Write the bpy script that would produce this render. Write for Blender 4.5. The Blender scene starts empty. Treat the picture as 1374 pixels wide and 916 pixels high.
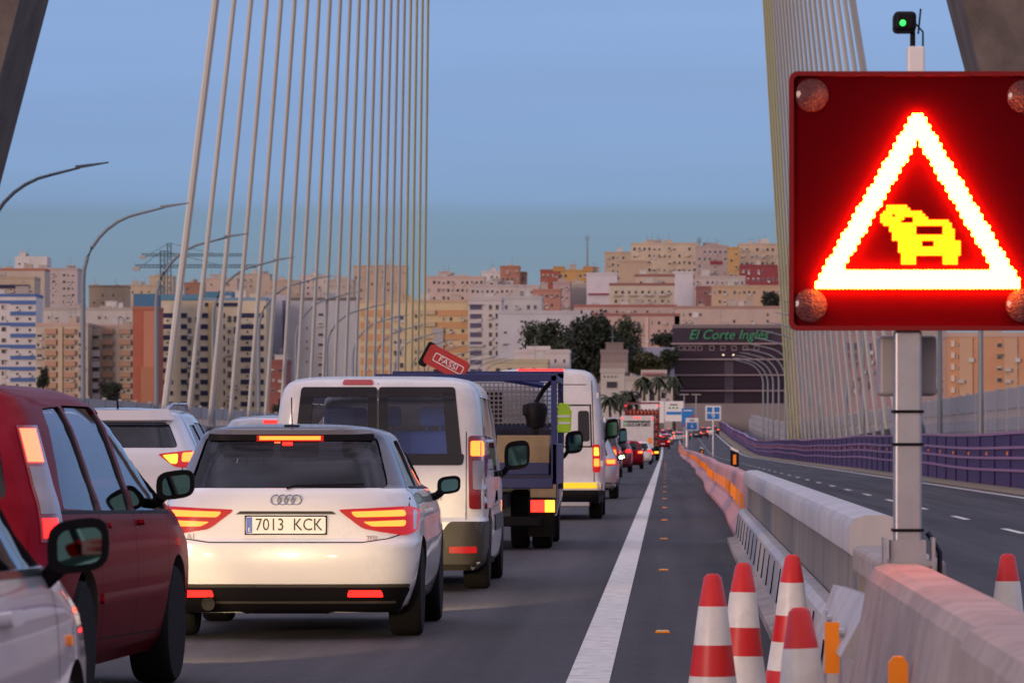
import bpy, bmesh, math, random
from math import radians as R, sin, cos, pi
from mathutils import Vector, Matrix
import numpy as np

S = bpy.context.scene
COL = S.collection
rnd = random.Random(7)

# ------------------------------------------------------------------ camera
CAMH = 1.27
cd = bpy.data.cameras.new('camera'); cam = bpy.data.objects.new('camera', cd); COL.objects.link(cam)
cam.location = (0, 0, CAMH); cam.rotation_euler = (R(90), 0, 0)
cd.sensor_width = 36; cd.lens = 6000/1374*36
cd.shift_x = -206/1374; cd.shift_y = 138/1374
cd.clip_start = .5; cd.clip_end = 20000
cd.dof.use_dof = True; cd.dof.focus_distance = 32; cd.dof.aperture_fstop = 12
S.camera = cam
# ------------------------------------------------------------------ world: dusk sky
w = bpy.data.worlds.new("World"); S.world = w; w.use_nodes = True
nt = w.node_tree; nt.nodes.clear()
N = nt.nodes.new; L = nt.links.new
out = N('ShaderNodeOutputWorld'); tc = N('ShaderNodeTexCoord'); sep = N('ShaderNodeSeparateXYZ')
L(tc.outputs['Generated'], sep.inputs[0])
SUN_EL, SUN_AZ = 7, 215       # low in the west, behind the camera to the left
sky = N('ShaderNodeTexSky'); sky.sky_type = 'NISHITA'; sky.sun_disc = False
sky.sun_elevation = R(SUN_EL); sky.sun_rotation = R(SUN_AZ)
# sky ahead: elevation ramp with the cloud bank low over the town
ramp = N('ShaderNodeValToRGB'); ramp.color_ramp.interpolation = 'LINEAR'
mr = N('ShaderNodeMapRange'); mr.inputs[1].default_value = 0; mr.inputs[2].default_value = .2
nz = N('ShaderNodeTexNoise'); nz.inputs['Scale'].default_value = 3; mp = N('ShaderNodeMapping'); mp.inputs['Scale'].default_value = (1, 1, 22)
L(tc.outputs['Generated'], mp.inputs[0]); L(mp.outputs[0], nz.inputs['Vector'])
wob = N('ShaderNodeMath'); wob.operation = 'MULTIPLY_ADD'; wob.inputs[1].default_value = .0008; L(nz.outputs[0], wob.inputs[0])
L(sep.outputs['Z'], wob.inputs[2]); cl = N('ShaderNodeTexNoise'); cl.inputs['Scale'].default_value = 5; cl.inputs['Detail'].default_value = 5; mp2 = N('ShaderNodeMapping'); mp2.inputs['Scale'].default_value = (1, 1, 14); L(tc.outputs['Generated'], mp2.inputs[0]); L(mp2.outputs[0], cl.inputs['Vector'])
clr = N('ShaderNodeMapRange'); clr.inputs[1].default_value = .35; clr.inputs[2].default_value = .7; clr.inputs[3].default_value = .96; clr.inputs[4].default_value = 1.05; L(cl.outputs[0], clr.inputs[0])
clm = N('ShaderNodeMix'); clm.data_type = 'RGBA'; clm.blend_type = 'MULTIPLY'; clm.inputs[0].default_value = 1; L(ramp.outputs[0], clm.inputs[6]); L(clr.outputs[0], clm.inputs[7]); L(wob.outputs[0], mr.inputs[0]); L(mr.outputs[0], ramp.inputs[0])
stops = [(0, (.23, .28, .37)), (.15, (.145, .238, .35)), (.23, (.118, .220, .365)), (.259, (.122, .228, .395)), (.275, (.150, .275, .520)), (.36, (.168, .300, .590)), (.60, (.215, .335, .655)), (1, (.28, .36, .66))]
cr = ramp.color_ramp
while len(cr.elements) < len(stops): cr.elements.new(.5)
for e, (p, c) in zip(cr.elements, stops): e.position = p; e.color = (*c, 1)
# brighter overhead, warm afterglow behind
up = N('ShaderNodeMapRange'); up.interpolation_type = 'SMOOTHSTEP'; L(sep.outputs['Z'], up.inputs[0]); up.inputs[1].default_value = .15; up.inputs[2].default_value = .9
mixu = N('ShaderNodeMix'); mixu.data_type = 'RGBA'; L(up.outputs[0], mixu.inputs[0]); L(clm.outputs[2], mixu.inputs[6]); mixu.inputs[7].default_value = (.86, .80, 1.0, 1)
bk = N('ShaderNodeMapRange'); bk.interpolation_type = 'SMOOTHSTEP'; L(sep.outputs['Y'], bk.inputs[0]); bk.inputs[1].default_value = .1; bk.inputs[2].default_value = -.9
mixb = N('ShaderNodeMix'); mixb.data_type = 'RGBA'; L(bk.outputs[0], mixb.inputs[0]); L(mixu.outputs[2], mixb.inputs[6]); mixb.inputs[7].default_value = (.56, .42, .46, 1)
cv = N('ShaderNodeTexNoise'); cv.inputs['Scale'].default_value = 2.6; cv.inputs['Detail'].default_value = 6; mp3 = N('ShaderNodeMapping'); mp3.inputs['Scale'].default_value = (1, 1, 2.5); L(tc.outputs['Generated'], mp3.inputs[0]); L(mp3.outputs[0], cv.inputs['Vector'])
cvr = N('ShaderNodeMapRange'); cvr.inputs[1].default_value = .4; cvr.inputs[2].default_value = .62; cvr.inputs[3].default_value = .55; cvr.inputs[4].default_value = 1.5; L(cv.outputs[0], cvr.inputs[0])
fw = N('ShaderNodeMath'); fw.operation = 'MAXIMUM'; L(up.outputs[0], fw.inputs[0]); L(bk.outputs[0], fw.inputs[1])
mixc = N('ShaderNodeMix'); mixc.data_type = 'RGBA'; mixc.blend_type = 'MULTIPLY'; L(fw.outputs[0], mixc.inputs[0]); L(mixb.outputs[2], mixc.inputs[6]); L(cvr.outputs[0], mixc.inputs[7])
bg = N('ShaderNodeBackground'); bg.inputs[1].default_value = 1.0; L(mixc.outputs[2], bg.inputs[0])
bg2 = N('ShaderNodeBackground'); bg2.inputs[1].default_value = .02; L(sky.outputs[0], bg2.inputs[0])
add = N('ShaderNodeAddShader'); L(bg.outputs[0], add.inputs[0]); L(bg2.outputs[0], add.inputs[1]); L(add.outputs[0], out.inputs[0])
# ------------------------------------------------------------------ sun
sl = bpy.data.lights.new('sun', 'SUN'); so = bpy.data.objects.new('sun', sl); COL.objects.link(so)
sl.energy = 1.25; sl.angle = R(15); sl.color = (1, .72, .62)
d = Vector((sin(R(SUN_AZ))*cos(R(SUN_EL)), cos(R(SUN_AZ))*cos(R(SUN_EL)), sin(R(SUN_EL))))
so.rotation_euler = d.to_track_quat('Z', 'Y').to_euler()
vs = S.view_settings; vs.view_transform = 'Standard'; vs.look = 'None'; vs.exposure = 0; vs.gamma = 1
try: S.cycles.max_bounces = 6; S.cycles.diffuse_bounces = 2; S.cycles.glossy_bounces = 3; S.cycles.transparent_max_bounces = 12; S.cycles.sample_clamp_indirect = 4; S.cycles.use_denoising = True; S.cycles.caustics_reflective = False; S.cycles.caustics_refractive = False
except Exception: pass

# ------------------------------------------------------------------ materials
def mat(name, col, rough=.6, metal=0, var=0, vscale=3., bump=0, bscale=40., coat=0, emis=None, es=0, streak=False, spec=.5, alpha=None, rvar=0):
    m = bpy.data.materials.new(name); m.use_nodes = True; t = m.node_tree; b = t.nodes['Principled BSDF']
    b.inputs['Base Color'].default_value = (*col, 1); b.inputs['Roughness'].default_value = rough; b.inputs['Metallic'].default_value = metal
    b.inputs['Coat Weight'].default_value = coat; b.inputs['Coat Roughness'].default_value = .05; b.inputs['Specular IOR Level'].default_value = spec
    if emis: b.inputs['Emission Color'].default_value = (*emis, 1); b.inputs['Emission Strength'].default_value = es
    co = None
    def coord():
        c = t.nodes.new('ShaderNodeTexCoord'); mp = t.nodes.new('ShaderNodeMapping'); t.links.new(c.outputs['Object'], mp.inputs[0])
        if streak: mp.inputs['Scale'].default_value = (1, 1, .12)
        return mp.outputs[0]
    if var or rvar:
        co = coord(); n = t.nodes.new('ShaderNodeTexNoise'); n.inputs['Scale'].default_value = vscale; n.inputs['Detail'].default_value = 6; n.inputs['Roughness'].default_value = .65
        t.links.new(co, n.inputs['Vector'])
        if var:
            mr = t.nodes.new('ShaderNodeMapRange'); mr.inputs[1].default_value = .3; mr.inputs[2].default_value = .7; mr.inputs[3].default_value = 1-var; mr.inputs[4].default_value = 1+var*.6
            t.links.new(n.outputs[0], mr.inputs[0])
            mx = t.nodes.new('ShaderNodeMix'); mx.data_type = 'RGBA'; mx.blend_type = 'MULTIPLY'; mx.inputs[0].default_value = 1; mx.inputs[6].default_value = (*col, 1)
            t.links.new(mr.outputs[0], mx.inputs[7]); t.links.new(mx.outputs[2], b.inputs['Base Color'])
        if rvar:
            m2 = t.nodes.new('ShaderNodeMapRange'); m2.inputs[1].default_value = .3; m2.inputs[2].default_value = .7; m2.inputs[3].default_value = max(.02, rough-rvar); m2.inputs[4].default_value = rough+rvar
            t.links.new(n.outputs[0], m2.inputs[0]); t.links.new(m2.outputs[0], b.inputs['Roughness'])
    if bump:
        co = co or coord(); n2 = t.nodes.new('ShaderNodeTexNoise'); n2.inputs['Scale'].default_value = bscale; n2.inputs['Detail'].default_value = 4; t.links.new(co, n2.inputs['Vector'])
        bp = t.nodes.new('ShaderNodeBump'); bp.inputs['Strength'].default_value = bump; bp.inputs['Distance'].default_value = .02; t.links.new(n2.outputs[0], bp.inputs['Height']); t.links.new(bp.outputs[0], b.inputs['Normal'])
    return m
def glassmat(name, tint, refl=(.9, .92, 1)):
    m = bpy.data.materials.new(name); m.use_nodes = True; t = m.node_tree; t.nodes.clear()
    o = t.nodes.new('ShaderNodeOutputMaterial'); tr = t.nodes.new('ShaderNodeBsdfTransparent'); tr.inputs[0].default_value = (*tint, 1)
    g = t.nodes.new('ShaderNodeBsdfGlossy'); g.inputs[0].default_value = (*refl, 1); g.inputs['Roughness'].default_value = .03
    f = t.nodes.new('ShaderNodeFresnel'); f.inputs[0].default_value = 1.55; a = t.nodes.new('ShaderNodeMath'); a.operation = 'MULTIPLY_ADD'; a.inputs[1].default_value = 1.0; a.inputs[2].default_value = .0; a.use_clamp = True
    mx = t.nodes.new('ShaderNodeMixShader'); t.links.new(f.outputs[0], a.inputs[0]); t.links.new(a.outputs[0], mx.inputs[0]); t.links.new(tr.outputs[0], mx.inputs[1]); t.links.new(g.outputs[0], mx.inputs[2]); t.links.new(mx.outputs[0], o.inputs[0])
    return m
def emit(name, col, s=1): return mat(name, (.05, .01, .01), .3, emis=col, es=s)

M = {}
def wall(col, var=.14):
    g_ = sum(col)/3; col = tuple(c+(g_*1.05-c)*.24 for c in col); k = ('w',)+tuple(round(c, 3) for c in col)
    if k not in M: M[k] = mat('wall_paint', col, .85, var=var, vscale=.12, streak=False)
    return M[k]
M['asphalt'] = mat('asphalt', (.048, .043, .049), .78, var=.22, vscale=.6, bump=.5, bscale=60, rvar=.08)
def asphalt_detail():
    m = M['asphalt']; t = m.node_tree; b = t.nodes['Principled BSDF']; src = b.inputs['Base Color'].links[0].from_socket
    c = t.nodes.new('ShaderNodeTexCoord'); sp = t.nodes.new('ShaderNodeSeparateXYZ'); t.links.new(c.outputs['Object'], sp.inputs[0])
    mp = t.nodes.new('ShaderNodeMapping'); mp.inputs['Scale'].default_value = (2.2, .035, 1); t.links.new(c.outputs['Object'], mp.inputs[0])
    n = t.nodes.new('ShaderNodeTexNoise'); n.inputs['Scale'].default_value = 1; n.inputs['Detail'].default_value = 5; t.links.new(mp.outputs[0], n.inputs['Vector'])
    n2 = t.nodes.new('ShaderNodeTexNoise'); n2.inputs['Scale'].default_value = 9; n2.inputs['Detail'].default_value = 8; n2.inputs['Roughness'].default_value = .9; t.links.new(c.outputs['Object'], n2.inputs['Vector'])
    r1 = t.nodes.new('ShaderNodeMapRange'); r1.inputs[1].default_value = .3; r1.inputs[2].default_value = .7; r1.inputs[3].default_value = .55; r1.inputs[4].default_value = 1.45; t.links.new(n.outputs[0], r1.inputs[0])
    r2 = t.nodes.new('ShaderNodeMapRange'); r2.inputs[1].default_value = .35; r2.inputs[2].default_value = .65; r2.inputs[3].default_value = .6; r2.inputs[4].default_value = 1.45; t.links.new(n2.outputs[0], r2.inputs[0])
    q = t.nodes.new('ShaderNodeMath'); q.operation = 'MULTIPLY'; t.links.new(r1.outputs[0], q.inputs[0]); t.links.new(r2.outputs[0], q.inputs[1])
    mx = t.nodes.new('ShaderNodeMix'); mx.data_type = 'RGBA'; mx.blend_type = 'MULTIPLY'; mx.inputs[0].default_value = 1; t.links.new(src, mx.inputs[6]); t.links.new(q.outputs[0], mx.inputs[7]); t.links.new(mx.outputs[2], b.inputs['Base Color'])
    b.inputs['Specular IOR Level'].default_value = .3
asphalt_detail()
M['line'] = mat('road_paint', (.70, .66, .60), .6, var=.35, vscale=7)
M['conc'] = mat('concrete', (.36, .30, .275), .8, var=.34, vscale=2.2, bump=.25, bscale=35)
M['conc_pink_glow'] = mat('concrete_pink_glow', (.60, .26, .24), .5, var=.22, vscale=1.3, bump=.3, bscale=20)  # pink light falling on the far blocks is put into their base colour
M['conc_dark'] = mat('pylon_concrete', (.13, .105, .095), .85, var=.5, vscale=.5)
M['steel'] = mat('galvanised_steel', (.42, .42, .44), .42, .7, var=.15, vscale=5)
M['dull_steel'] = mat('dull_mesh_steel', (.17, .165, .18), .6, .2)
M['steelw'] = mat('barrier_steel', (.50, .47, .47), .5, .15, var=.2, vscale=3, streak=True, bump=.2, bscale=12)
M['rusty'] = mat('streaked_steel', (.27, .235, .21), .7, .2, var=.45, vscale=9, streak=True)
M['screen'] = mat('windscreen_grey', (.36, .34, .35), .55, .2, var=.1)
M['purple'] = mat('purple_panel', (.040, .010, .105), .45, var=.2, vscale=.5, spec=.25)
M['purple_rail'] = mat('lilac_rail', (.30, .14, .30), .4, .1)
M['cable'] = mat('cable_sheath', (.82, .82, .76), .45)
M['cable_y_lit'] = mat('yellow_lit_sheath', (.88, .85, .50), .45)  # yellow floodlight from below is put into the sheath colour
M['lamp'] = mat('lamp_pole_paint', (.20, .23, .26), .5, .1)
M['black'] = mat('black_plastic', (.006, .005, .007), .55, spec=.15)
M['tyre'] = mat('tyre_rubber', (.009, .008, .009), .9, bump=.3, spec=.2)
M['rim'] = mat('alloy_rim', (.5, .5, .52), .28, .9)
M['darkglass'] = mat('dark_glass', (.010, .010, .014), .08, spec=.4)
M['glass'] = glassmat('tinted_glass', (.92, .92, .93))
M['glass_dark'] = glassmat('privacy_glass', (.46, .45, .50))
M['mirror'] = mat('mirror_glass', (.09, .19, .175), .03, 1)
M['white_car'] = mat('white_car_paint', (.74, .72, .71), .3, coat=1, var=.04, vscale=2.2, rvar=.06)
M['white_car2'] = mat('pearl_car_paint', (.60, .60, .64), .25, .1, coat=1, var=.05)
M['white_van'] = mat('white_van_paint', (.66, .65, .65), .38, coat=.6, var=.16, vscale=2.6, rvar=.1)
M['red_car'] = mat('dark_red_metallic', (.22, .006, .016), .34, .7, coat=.12)
M['red_car'].node_tree.nodes['Principled BSDF'].inputs['Specular Tint'].default_value = (.55, .10, .16, 1)
M['brake_pink'] = emit('brake_light_pink', (1, .05, .022), 10)
M['grey_roof'] = mat('grey_roof_paint', (.11, .10, .115), .35, .2, coat=.6)
M['silver_car'] = mat('silver_car_paint', (.36, .37, .40), .28, .5, coat=1)
M['dark_car'] = mat('dark_car_paint', (.03, .028, .035), .25, .3, coat=1)
M['maroon_car'] = mat('maroon_car_paint', (.15, .012, .035), .25, .3, coat=1)
M['interior'] = mat('car_interior', (.07, .062, .07), .8)
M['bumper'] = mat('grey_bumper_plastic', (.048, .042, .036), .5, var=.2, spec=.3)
M['seat_blue'] = mat('blue_seat_fabric', (.04, .12, .50), .8)
M['plate'] = mat('plate_white', (.75, .75, .73), .4)
M['plate_blue'] = mat('plate_blue', (.01, .06, .45), .4)
M['ink'] = mat('black_ink', (.01, .01, .012), .5)
M['chrome'] = mat('chrome', (.75, .75, .77), .12, 1)
M['lens_red'] = mat('red_lens', (.25, .006, .01), .12, coat=.5, emis=(1, .01, .012), es=.1)
M['badge'] = mat('badge_grey', (.22, .21, .22), .5)
M['lens_off'] = mat('red_lens_unlit', (.22, .008, .012), .12, coat=1)
M['lens_clear'] = mat('clear_lens', (.30, .25, .26), .12, coat=1)
M['brake'] = emit('brake_light', (1, .014, .01), 3.5)
M['brake_hot'] = emit('brake_light_core', (1, .10, .012), 6.5)
M['brake_edge'] = emit('brake_glow_lens', (1, .008, .01), .5)
M['amber'] = mat('amber_reflector', (.80, .22, .01), .25, emis=(1, .22, .0), es=.14)  # faint emission stands in for light the reflectors throw back
M['stud'] = mat('stud_yellow', (.75, .42, .06), .4)
M['amber_lit'] = emit('amber_lamp', (1, .4, .03), 3)
M['yellow_strip'] = mat('yellow_reflective', (.85, .6, .02), .3, emis=(1, .65, .02), es=.5)  # emission stands in for light returned by the reflective strip
M['cone_red'] = mat('cone_red', (.60, .012, .01), .4, var=.12, vscale=9)
M['cone_white'] = mat('cone_reflective', (.72, .69, .63), .35, var=.12, vscale=14)
M['frame'] = mat('window_frame', (.42, .40, .38), .6)
M['wglass'] = mat('window_glass', (.022, .022, .032), .22, spec=.7)
M['wglass2'] = mat('window_glass_lilac', (.07, .06, .12), .22, spec=.7)
M['blind'] = mat('roller_blind', (.48, .45, .41), .8)
M['leaf'] = mat('leaf', (.035, .048, .022), .7, var=.5, vscale=.5)
M['leaf2'] = mat('leaf_olive', (.085, .085, .03), .7, var=.5, vscale=.5)
M['leafd'] = mat('leaf_dark', (.022, .032, .02), .7, var=.5, vscale=.5)
M['bark'] = mat('bark', (.07, .05, .04), .9, var=.3)
M['ground'] = mat('town_ground', (.16, .145, .13), .9, var=.3, vscale=.02)
M['water'] = mat('bay_water', (.02, .05, .08), .12, bump=.4, bscale=.3)
M['tan'] = mat('verge_tan', (.28, .22, .15), .9, var=.25, vscale=2)
M['truck_blue'] = mat('truck_blue', (.010, .018, .11), .4, var=.15)
M['truck_navy'] = mat('truck_navy', (.012, .008, .03), .5, var=.15)
M['crane_red'] = mat('crane_red', (.42, .02, .02), .4, var=.2)
M['cardboard'] = mat('tan_toolbox', (.30, .22, .12), .8, var=.25)
M['hivis'] = mat('hi_vis_fabric', (.45, .75, .03), .7)
M['sign_blue'] = mat('sign_blue', (.01, .19, .55), .4)
M['sign_white'] = mat('sign_white', (.75, .75, .75), .4)
M['green_text'] = mat('green_letters', (.03, .24, .11), .4, emis=(.03, .5, .2), es=.04)

# ------------------------------------------------------------------ mesh helpers
def link(name, verts, faces, mats, parent=None, smooth=False, mi=None, loc=None):
    me = bpy.data.meshes.new(name); me.from_pydata([tuple(v) for v in verts], [], faces)
    for m in (mats if isinstance(mats, (list, tuple)) else [mats]): me.materials.append(m)
    if mi is not None: me.polygons.foreach_set('material_index', mi)
    if smooth: me.polygons.foreach_set('use_smooth', [True]*len(me.polygons))
    me.update()
    o = bpy.data.objects.new(name, me); COL.objects.link(o)
    if parent: o.parent = parent
    if loc: o.location = loc
    return o
class MB:
    def __init__(s): s.v = []; s.f = []; s.m = []
    def add(s, vs, fs, m=0):
        k = len(s.v); s.v += [tuple(v) for v in vs]; s.f += [tuple(i+k for i in f) for f in fs]; s.m += [m]*len(fs); return s
    def box(s, x0, x1, y0, y1, z0, z1, m=0, bev=0):
        if bev:
            bm = bmesh.new(); bmesh.ops.create_cube(bm, size=1)
            for v in bm.verts: v.co = Vector(((x0+x1)/2+v.co.x*(x1-x0), (y0+y1)/2+v.co.y*(y1-y0), (z0+z1)/2+v.co.z*(z1-z0)))
            bmesh.ops.bevel(bm, geom=bm.edges[:], offset=bev, segments=3, profile=.5, affect='EDGES')
            bm.verts.index_update(); s.add([v.co.copy() for v in bm.verts], [[v.index for v in f.verts] for f in bm.faces], m); bm.free(); return s
        vs = [(x, y, z) for x in (x0, x1) for y in (y0, y1) for z in (z0, z1)]
        return s.add(vs, [(0, 1, 3, 2), (4, 6, 7, 5), (0, 4, 5, 1), (2, 3, 7, 6), (0, 2, 6, 4), (1, 5, 7, 3)], m)
    def tube(s, pts, rad, n=8, m=0, cap=True):
        pts = [Vector(p) for p in pts]; rr = rad if isinstance(rad, (list, tuple)) else [rad]*len(pts)
        vs = []; fs = []
        for i, p in enumerate(pts):
            t = (pts[min(i+1, len(pts)-1)]-pts[max(i-1, 0)]).normalized()
            a = Vector((0, 0, 1)) if abs(t.z) < .9 else Vector((1, 0, 0)); u = t.cross(a).normalized(); v = t.cross(u)
            for k in range(n): vs.append(p+(u*cos(2*pi*k/n)+v*sin(2*pi*k/n))*rr[i])
        for i in range(len(pts)-1):
            for k in range(n): fs.append((i*n+k, i*n+(k+1) % n, (i+1)*n+(k+1) % n, (i+1)*n+k))
        if cap: fs.append(tuple(range(n))[::-1]); fs.append(tuple((len(pts)-1)*n+k for k in range(n)))
        return s.add(vs, fs, m)
    def lathe(s, prof, n=24, c=(0, 0, 0), m=0, ax='z', mf=None):
        vs = []; fs = []; ms = []
        for r, h in prof:
            for k in range(n):
                a = 2*pi*k/n
                if ax == 'z': vs.append((c[0]+r*cos(a), c[1]+r*sin(a), c[2]+h))
                elif ax == 'x': vs.append((c[0]+h, c[1]+r*cos(a), c[2]+r*sin(a)))
                else: vs.append((c[0]+r*cos(a), c[1]+h, c[2]+r*sin(a)))
        for i in range(len(prof)-1):
            for k in range(n): fs.append((i*n+k, i*n+(k+1) % n, (i+1)*n+(k+1) % n, (i+1)*n+k)); ms.append(mf[i] if mf else m)
        fs.append(tuple(range(n))[::-1]); ms.append(mf[0] if mf else m); fs.append(tuple((len(prof)-1)*n+k for k in range(n))); ms.append(mf[-1] if mf else m)
        k = len(s.v); s.v += vs; s.f += [tuple(i+k for i in f) for f in fs]; s.m += ms; return s
    def prism(s, poly, a0, a1, ax='y', m=0):      # poly in the other two axes
        n = len(poly)
        def P(p, a): return {'y': (p[0], a, p[1]), 'x': (a, p[0], p[1]), 'z': (p[0], p[1], a)}[ax]
        vs = [P(p, a0) for p in poly]+[P(p, a1) for p in poly]
        return s.add(vs, [tuple(range(n))[::-1], tuple(range(n, 2*n))]+[(i, (i+1) % n, n+(i+1) % n, n+i) for i in range(n)], m)
    def build(s, name, mats, parent=None, smooth=False, loc=None, fix=True):
        o = link(name, s.v, s.f, mats, parent, smooth, s.m, loc)
        if fix:
            bm = bmesh.new(); bm.from_mesh(o.data); bmesh.ops.recalc_face_normals(bm, faces=bm.faces[:]); bm.to_mesh(o.data); bm.free()
        if smooth: autosmooth(o)
        return o
def autosmooth(o, ang=40):
    me = o.data
    bm = bmesh.new(); bm.from_mesh(me); a = R(ang)
    for e in bm.edges: e.smooth = not (len(e.link_faces) == 2 and e.calc_face_angle(0) > a)
    for f in bm.faces: f.smooth = True
    bm.to_mesh(me); bm.free()
def tag(o, label=None, cat=None, group=None, kind=None):
    if label: o['label'] = label
    if cat: o['category'] = cat
    if group: o['group'] = group
    if kind: o['kind'] = kind
    return o
def thing(name, label, cat, loc=(0, 0, 0), rz=0, group=None):
    o = bpy.data.objects.new(name, None); COL.objects.link(o); o.location = loc; o.rotation_euler = (0, 0, rz); o.empty_display_size = .3
    return tag(o, label, cat, group)
KIDS = {}
def kids(o):
    return [c for c in bpy.data.objects if c.parent == o]
def snapshot(o): return (o, [(c, snapshot(c)[1]) for c in kids(o)])
def dup(snap, loc, rz=0, label=None):
    o, ch = snap; r = o.copy(); COL.objects.link(r); r.location = loc; r.rotation_euler = (0, 0, rz)
    if label: r['label'] = label
    def rec(ch, par):
        for c, sub in ch:
            k = c.copy(); COL.objects.link(k); k.parent = par; rec(sub, k)
    rec(ch, r); return r
def text(body, size, m, parent, loc, ext=.002, name='lettering', shear=0, sx=1, rz=0, align='CENTER', spacing=1):
    c = bpy.data.curves.new(name, 'FONT'); c.body = body; c.size = size; c.extrude = ext; c.align_x = align; c.align_y = 'CENTER'; c.shear = shear; c.space_character = spacing; c.resolution_u = 3
    o = bpy.data.objects.new(name, c); COL.objects.link(o); bpy.context.view_layer.update()
    me = bpy.data.meshes.new_from_object(o.evaluated_get(bpy.context.evaluated_depsgraph_get())); bpy.data.objects.remove(o); me.name = name
    if not len(me.materials): me.materials.append(m)
    else: me.materials[0] = m
    o = bpy.data.objects.new(name, me); COL.objects.link(o); o.parent = parent; o.location = loc; o.rotation_euler = (R(90), 0, rz); o.scale = (sx, 1, 1)
    return o
ORD = 'first second third fourth fifth sixth seventh eighth ninth tenth eleventh twelfth thirteenth fourteenth fifteenth sixteenth seventeenth eighteenth nineteenth twentieth twenty-first twenty-second twenty-third twenty-fourth twenty-fifth'.split()
ORD += [t+'-'+u for t in ('twenty', 'thirty', 'forty', 'fifty') for u in ORD[:9]][5:]

# ------------------------------------------------------------------ ground, deck, water
def prof(y):
    if y < 430: return 0
    if y < 580: return (y-430)**2/300*.012
    if y < 950: return .9+(y-580)*.012
    return 5.34
def terr(y):
    if y < 480: return -24
    if y < 620: return -24+(y-480)/140*(prof(620)-.4+24)
    if y < 1250: return prof(y)-.4
    return 4.9+min((y-1250)*.034, 45)
ys = [-60, 200, 430]+list(range(450, 600, 20))+list(range(600, 1000, 40))+[1000, 1100, 1250, 1600, 2000, 2600, 3500, 6000, 12000]
g = MB(); xs = [-6000, -1500, -600, -200, -27, 15, 200, 600, 1500, 6000]
vs = [(x, y, terr(y)) for y in ys for x in xs]; nx = len(xs)
g.add(vs, [(j*nx+i, j*nx+i+1, (j+1)*nx+i+1, (j+1)*nx+i) for j in range(len(ys)-1) for i in range(nx-1)])
tag(g.build('terrain', M['ground'], fix=False), kind='structure')
tag(MB().box(-4000, 4000, -500, 560, -22, -20).build('water', M['water']), kind='structure')
def strip(name, x0, x1, y0, y1, m, dz, kind='structure', step=20, thick=None):
    a = [y0]+[y for y in np.arange(math.ceil(y0/step)*step, y1, step) if y > y0]+[y1]
    v = []; f = []
    for y in a: v += [(x0, y, prof(y)+dz), (x1, y, prof(y)+dz)]
    for i in range(len(a)-1): f.append((2*i, 2*i+1, 2*i+3, 2*i+2))
    if thick:
        k = len(v); v += [(p[0], p[1], p[2]-thick) for p in v]
        for i in range(len(a)-1): f += [(k+2*i+1, k+2*i, k+2*i+2, k+2*i+3), (2*i, 2*i+2, k+2*i+2, k+2*i), (2*i+1, k+2*i+1, k+2*i+3, 2*i+3)]
        f.append((0, k, k+1, 1))
    o = link(name, v, f, m)
    if kind: tag(o, kind=kind)
    return o
strip('road', -26.5, 15, -60, 950, M['asphalt'], 0, thick=1.6)
strip('road_edge_line', -.53, -.30, -10, 950, M['line'], .005)
strip('road_edge_line', 8.4, 8.58, -10, 950, M['line'], .005)
strip('road_edge_line', 1.95, 2.1, 60, 950, M['line'], .005)
strip('verge', 8.9, 10.2, -10, 950, M['tan'], .03, thick=.03)
dash = MB()
for k in range(60):
    y = 16+k*11.9
    if y < 700: dash.add([(5.04, y, prof(y)+.005), (5.16, y, prof(y)+.005), (5.16, y+3.8, prof(y+3.8)+.005), (5.04, y+3.8, prof(y+3.8)+.005)], [(0, 1, 2, 3)])
    y = 10+k*12.
    dash.add([(-4.05, y, prof(y)+.005), (-3.93, y, prof(y)+.005), (-3.93, y+4, prof(y+4)+.005), (-4.05, y+4, prof(y+4)+.005)], [(0, 1, 2, 3)])
tag(dash.build('lane_marking', M['line'], fix=False), kind='structure')
# tar patches / seams on the hard shoulder are in the asphalt itself; amber road studs
for k in range(22):
    y = 30.2+k*14.9; 
    o = MB().prism([(-.05, 0), (-.04, .014), (.04, .014), (.05, 0)], -.10, .10, 'y').build('road_stud', M['stud'], loc=(-.02, y, .001))
    tag(o, ORD[k]+' amber road stud along the shoulder, counted from the near end', 'road stud', 'amber road studs beside the white line')
    q = MB().box(-.05, .05, -.108, -.101, .002, .012).build('reflector', M['amber'], o)

# ------------------------------------------------------------------ pylon and cables
CX = -5.9; PYZ = 154
def pylon():
    t = thing('bridge_pylon', 'huge dark concrete bridge pylon whose legs lean in from both top corners', 'bridge pylon', (CX, PYZ, 0))
    for sd in (-1, 1):
        # inner edge 19.85 m out at camera height, leaning .263 per metre
        m = MB(); v = []
        for h, th in ((-24, 7.5), (20, 6), (75, 5)):
            xi = 19.85-.263*(h-CAMH)
            if h == 75: xi = .4
            for x, y in ((xi, -3), (xi+th, -3), (xi+th, 3), (xi, 3)): v.append((sd*x, y, h))
        m.add(v, [(0, 1, 2, 3), (8, 9, 10, 11)]+[(j*4+i, j*4+(i+1) % 4, j*4+4+(i+1) % 4, j*4+4+i) for j in (0, 1) for i in range(4)])
        m.build('leg', M['conc_dark'], t)
    MB().box(-3.2, 3.2, -3.5, 3.5, 75, 172, bev=.5).build('mast', M['conc_dark'], t)
    return t
pylon()
tag(MB().tube([(13.9, 150.6, 15.1), (16.6, 150.6, 15.0)], [.06, .05], 6).build('pylon_rod', M['lamp']), 'thin pale rod sticking out across the right concrete pylon leg', 'rod')
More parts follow.
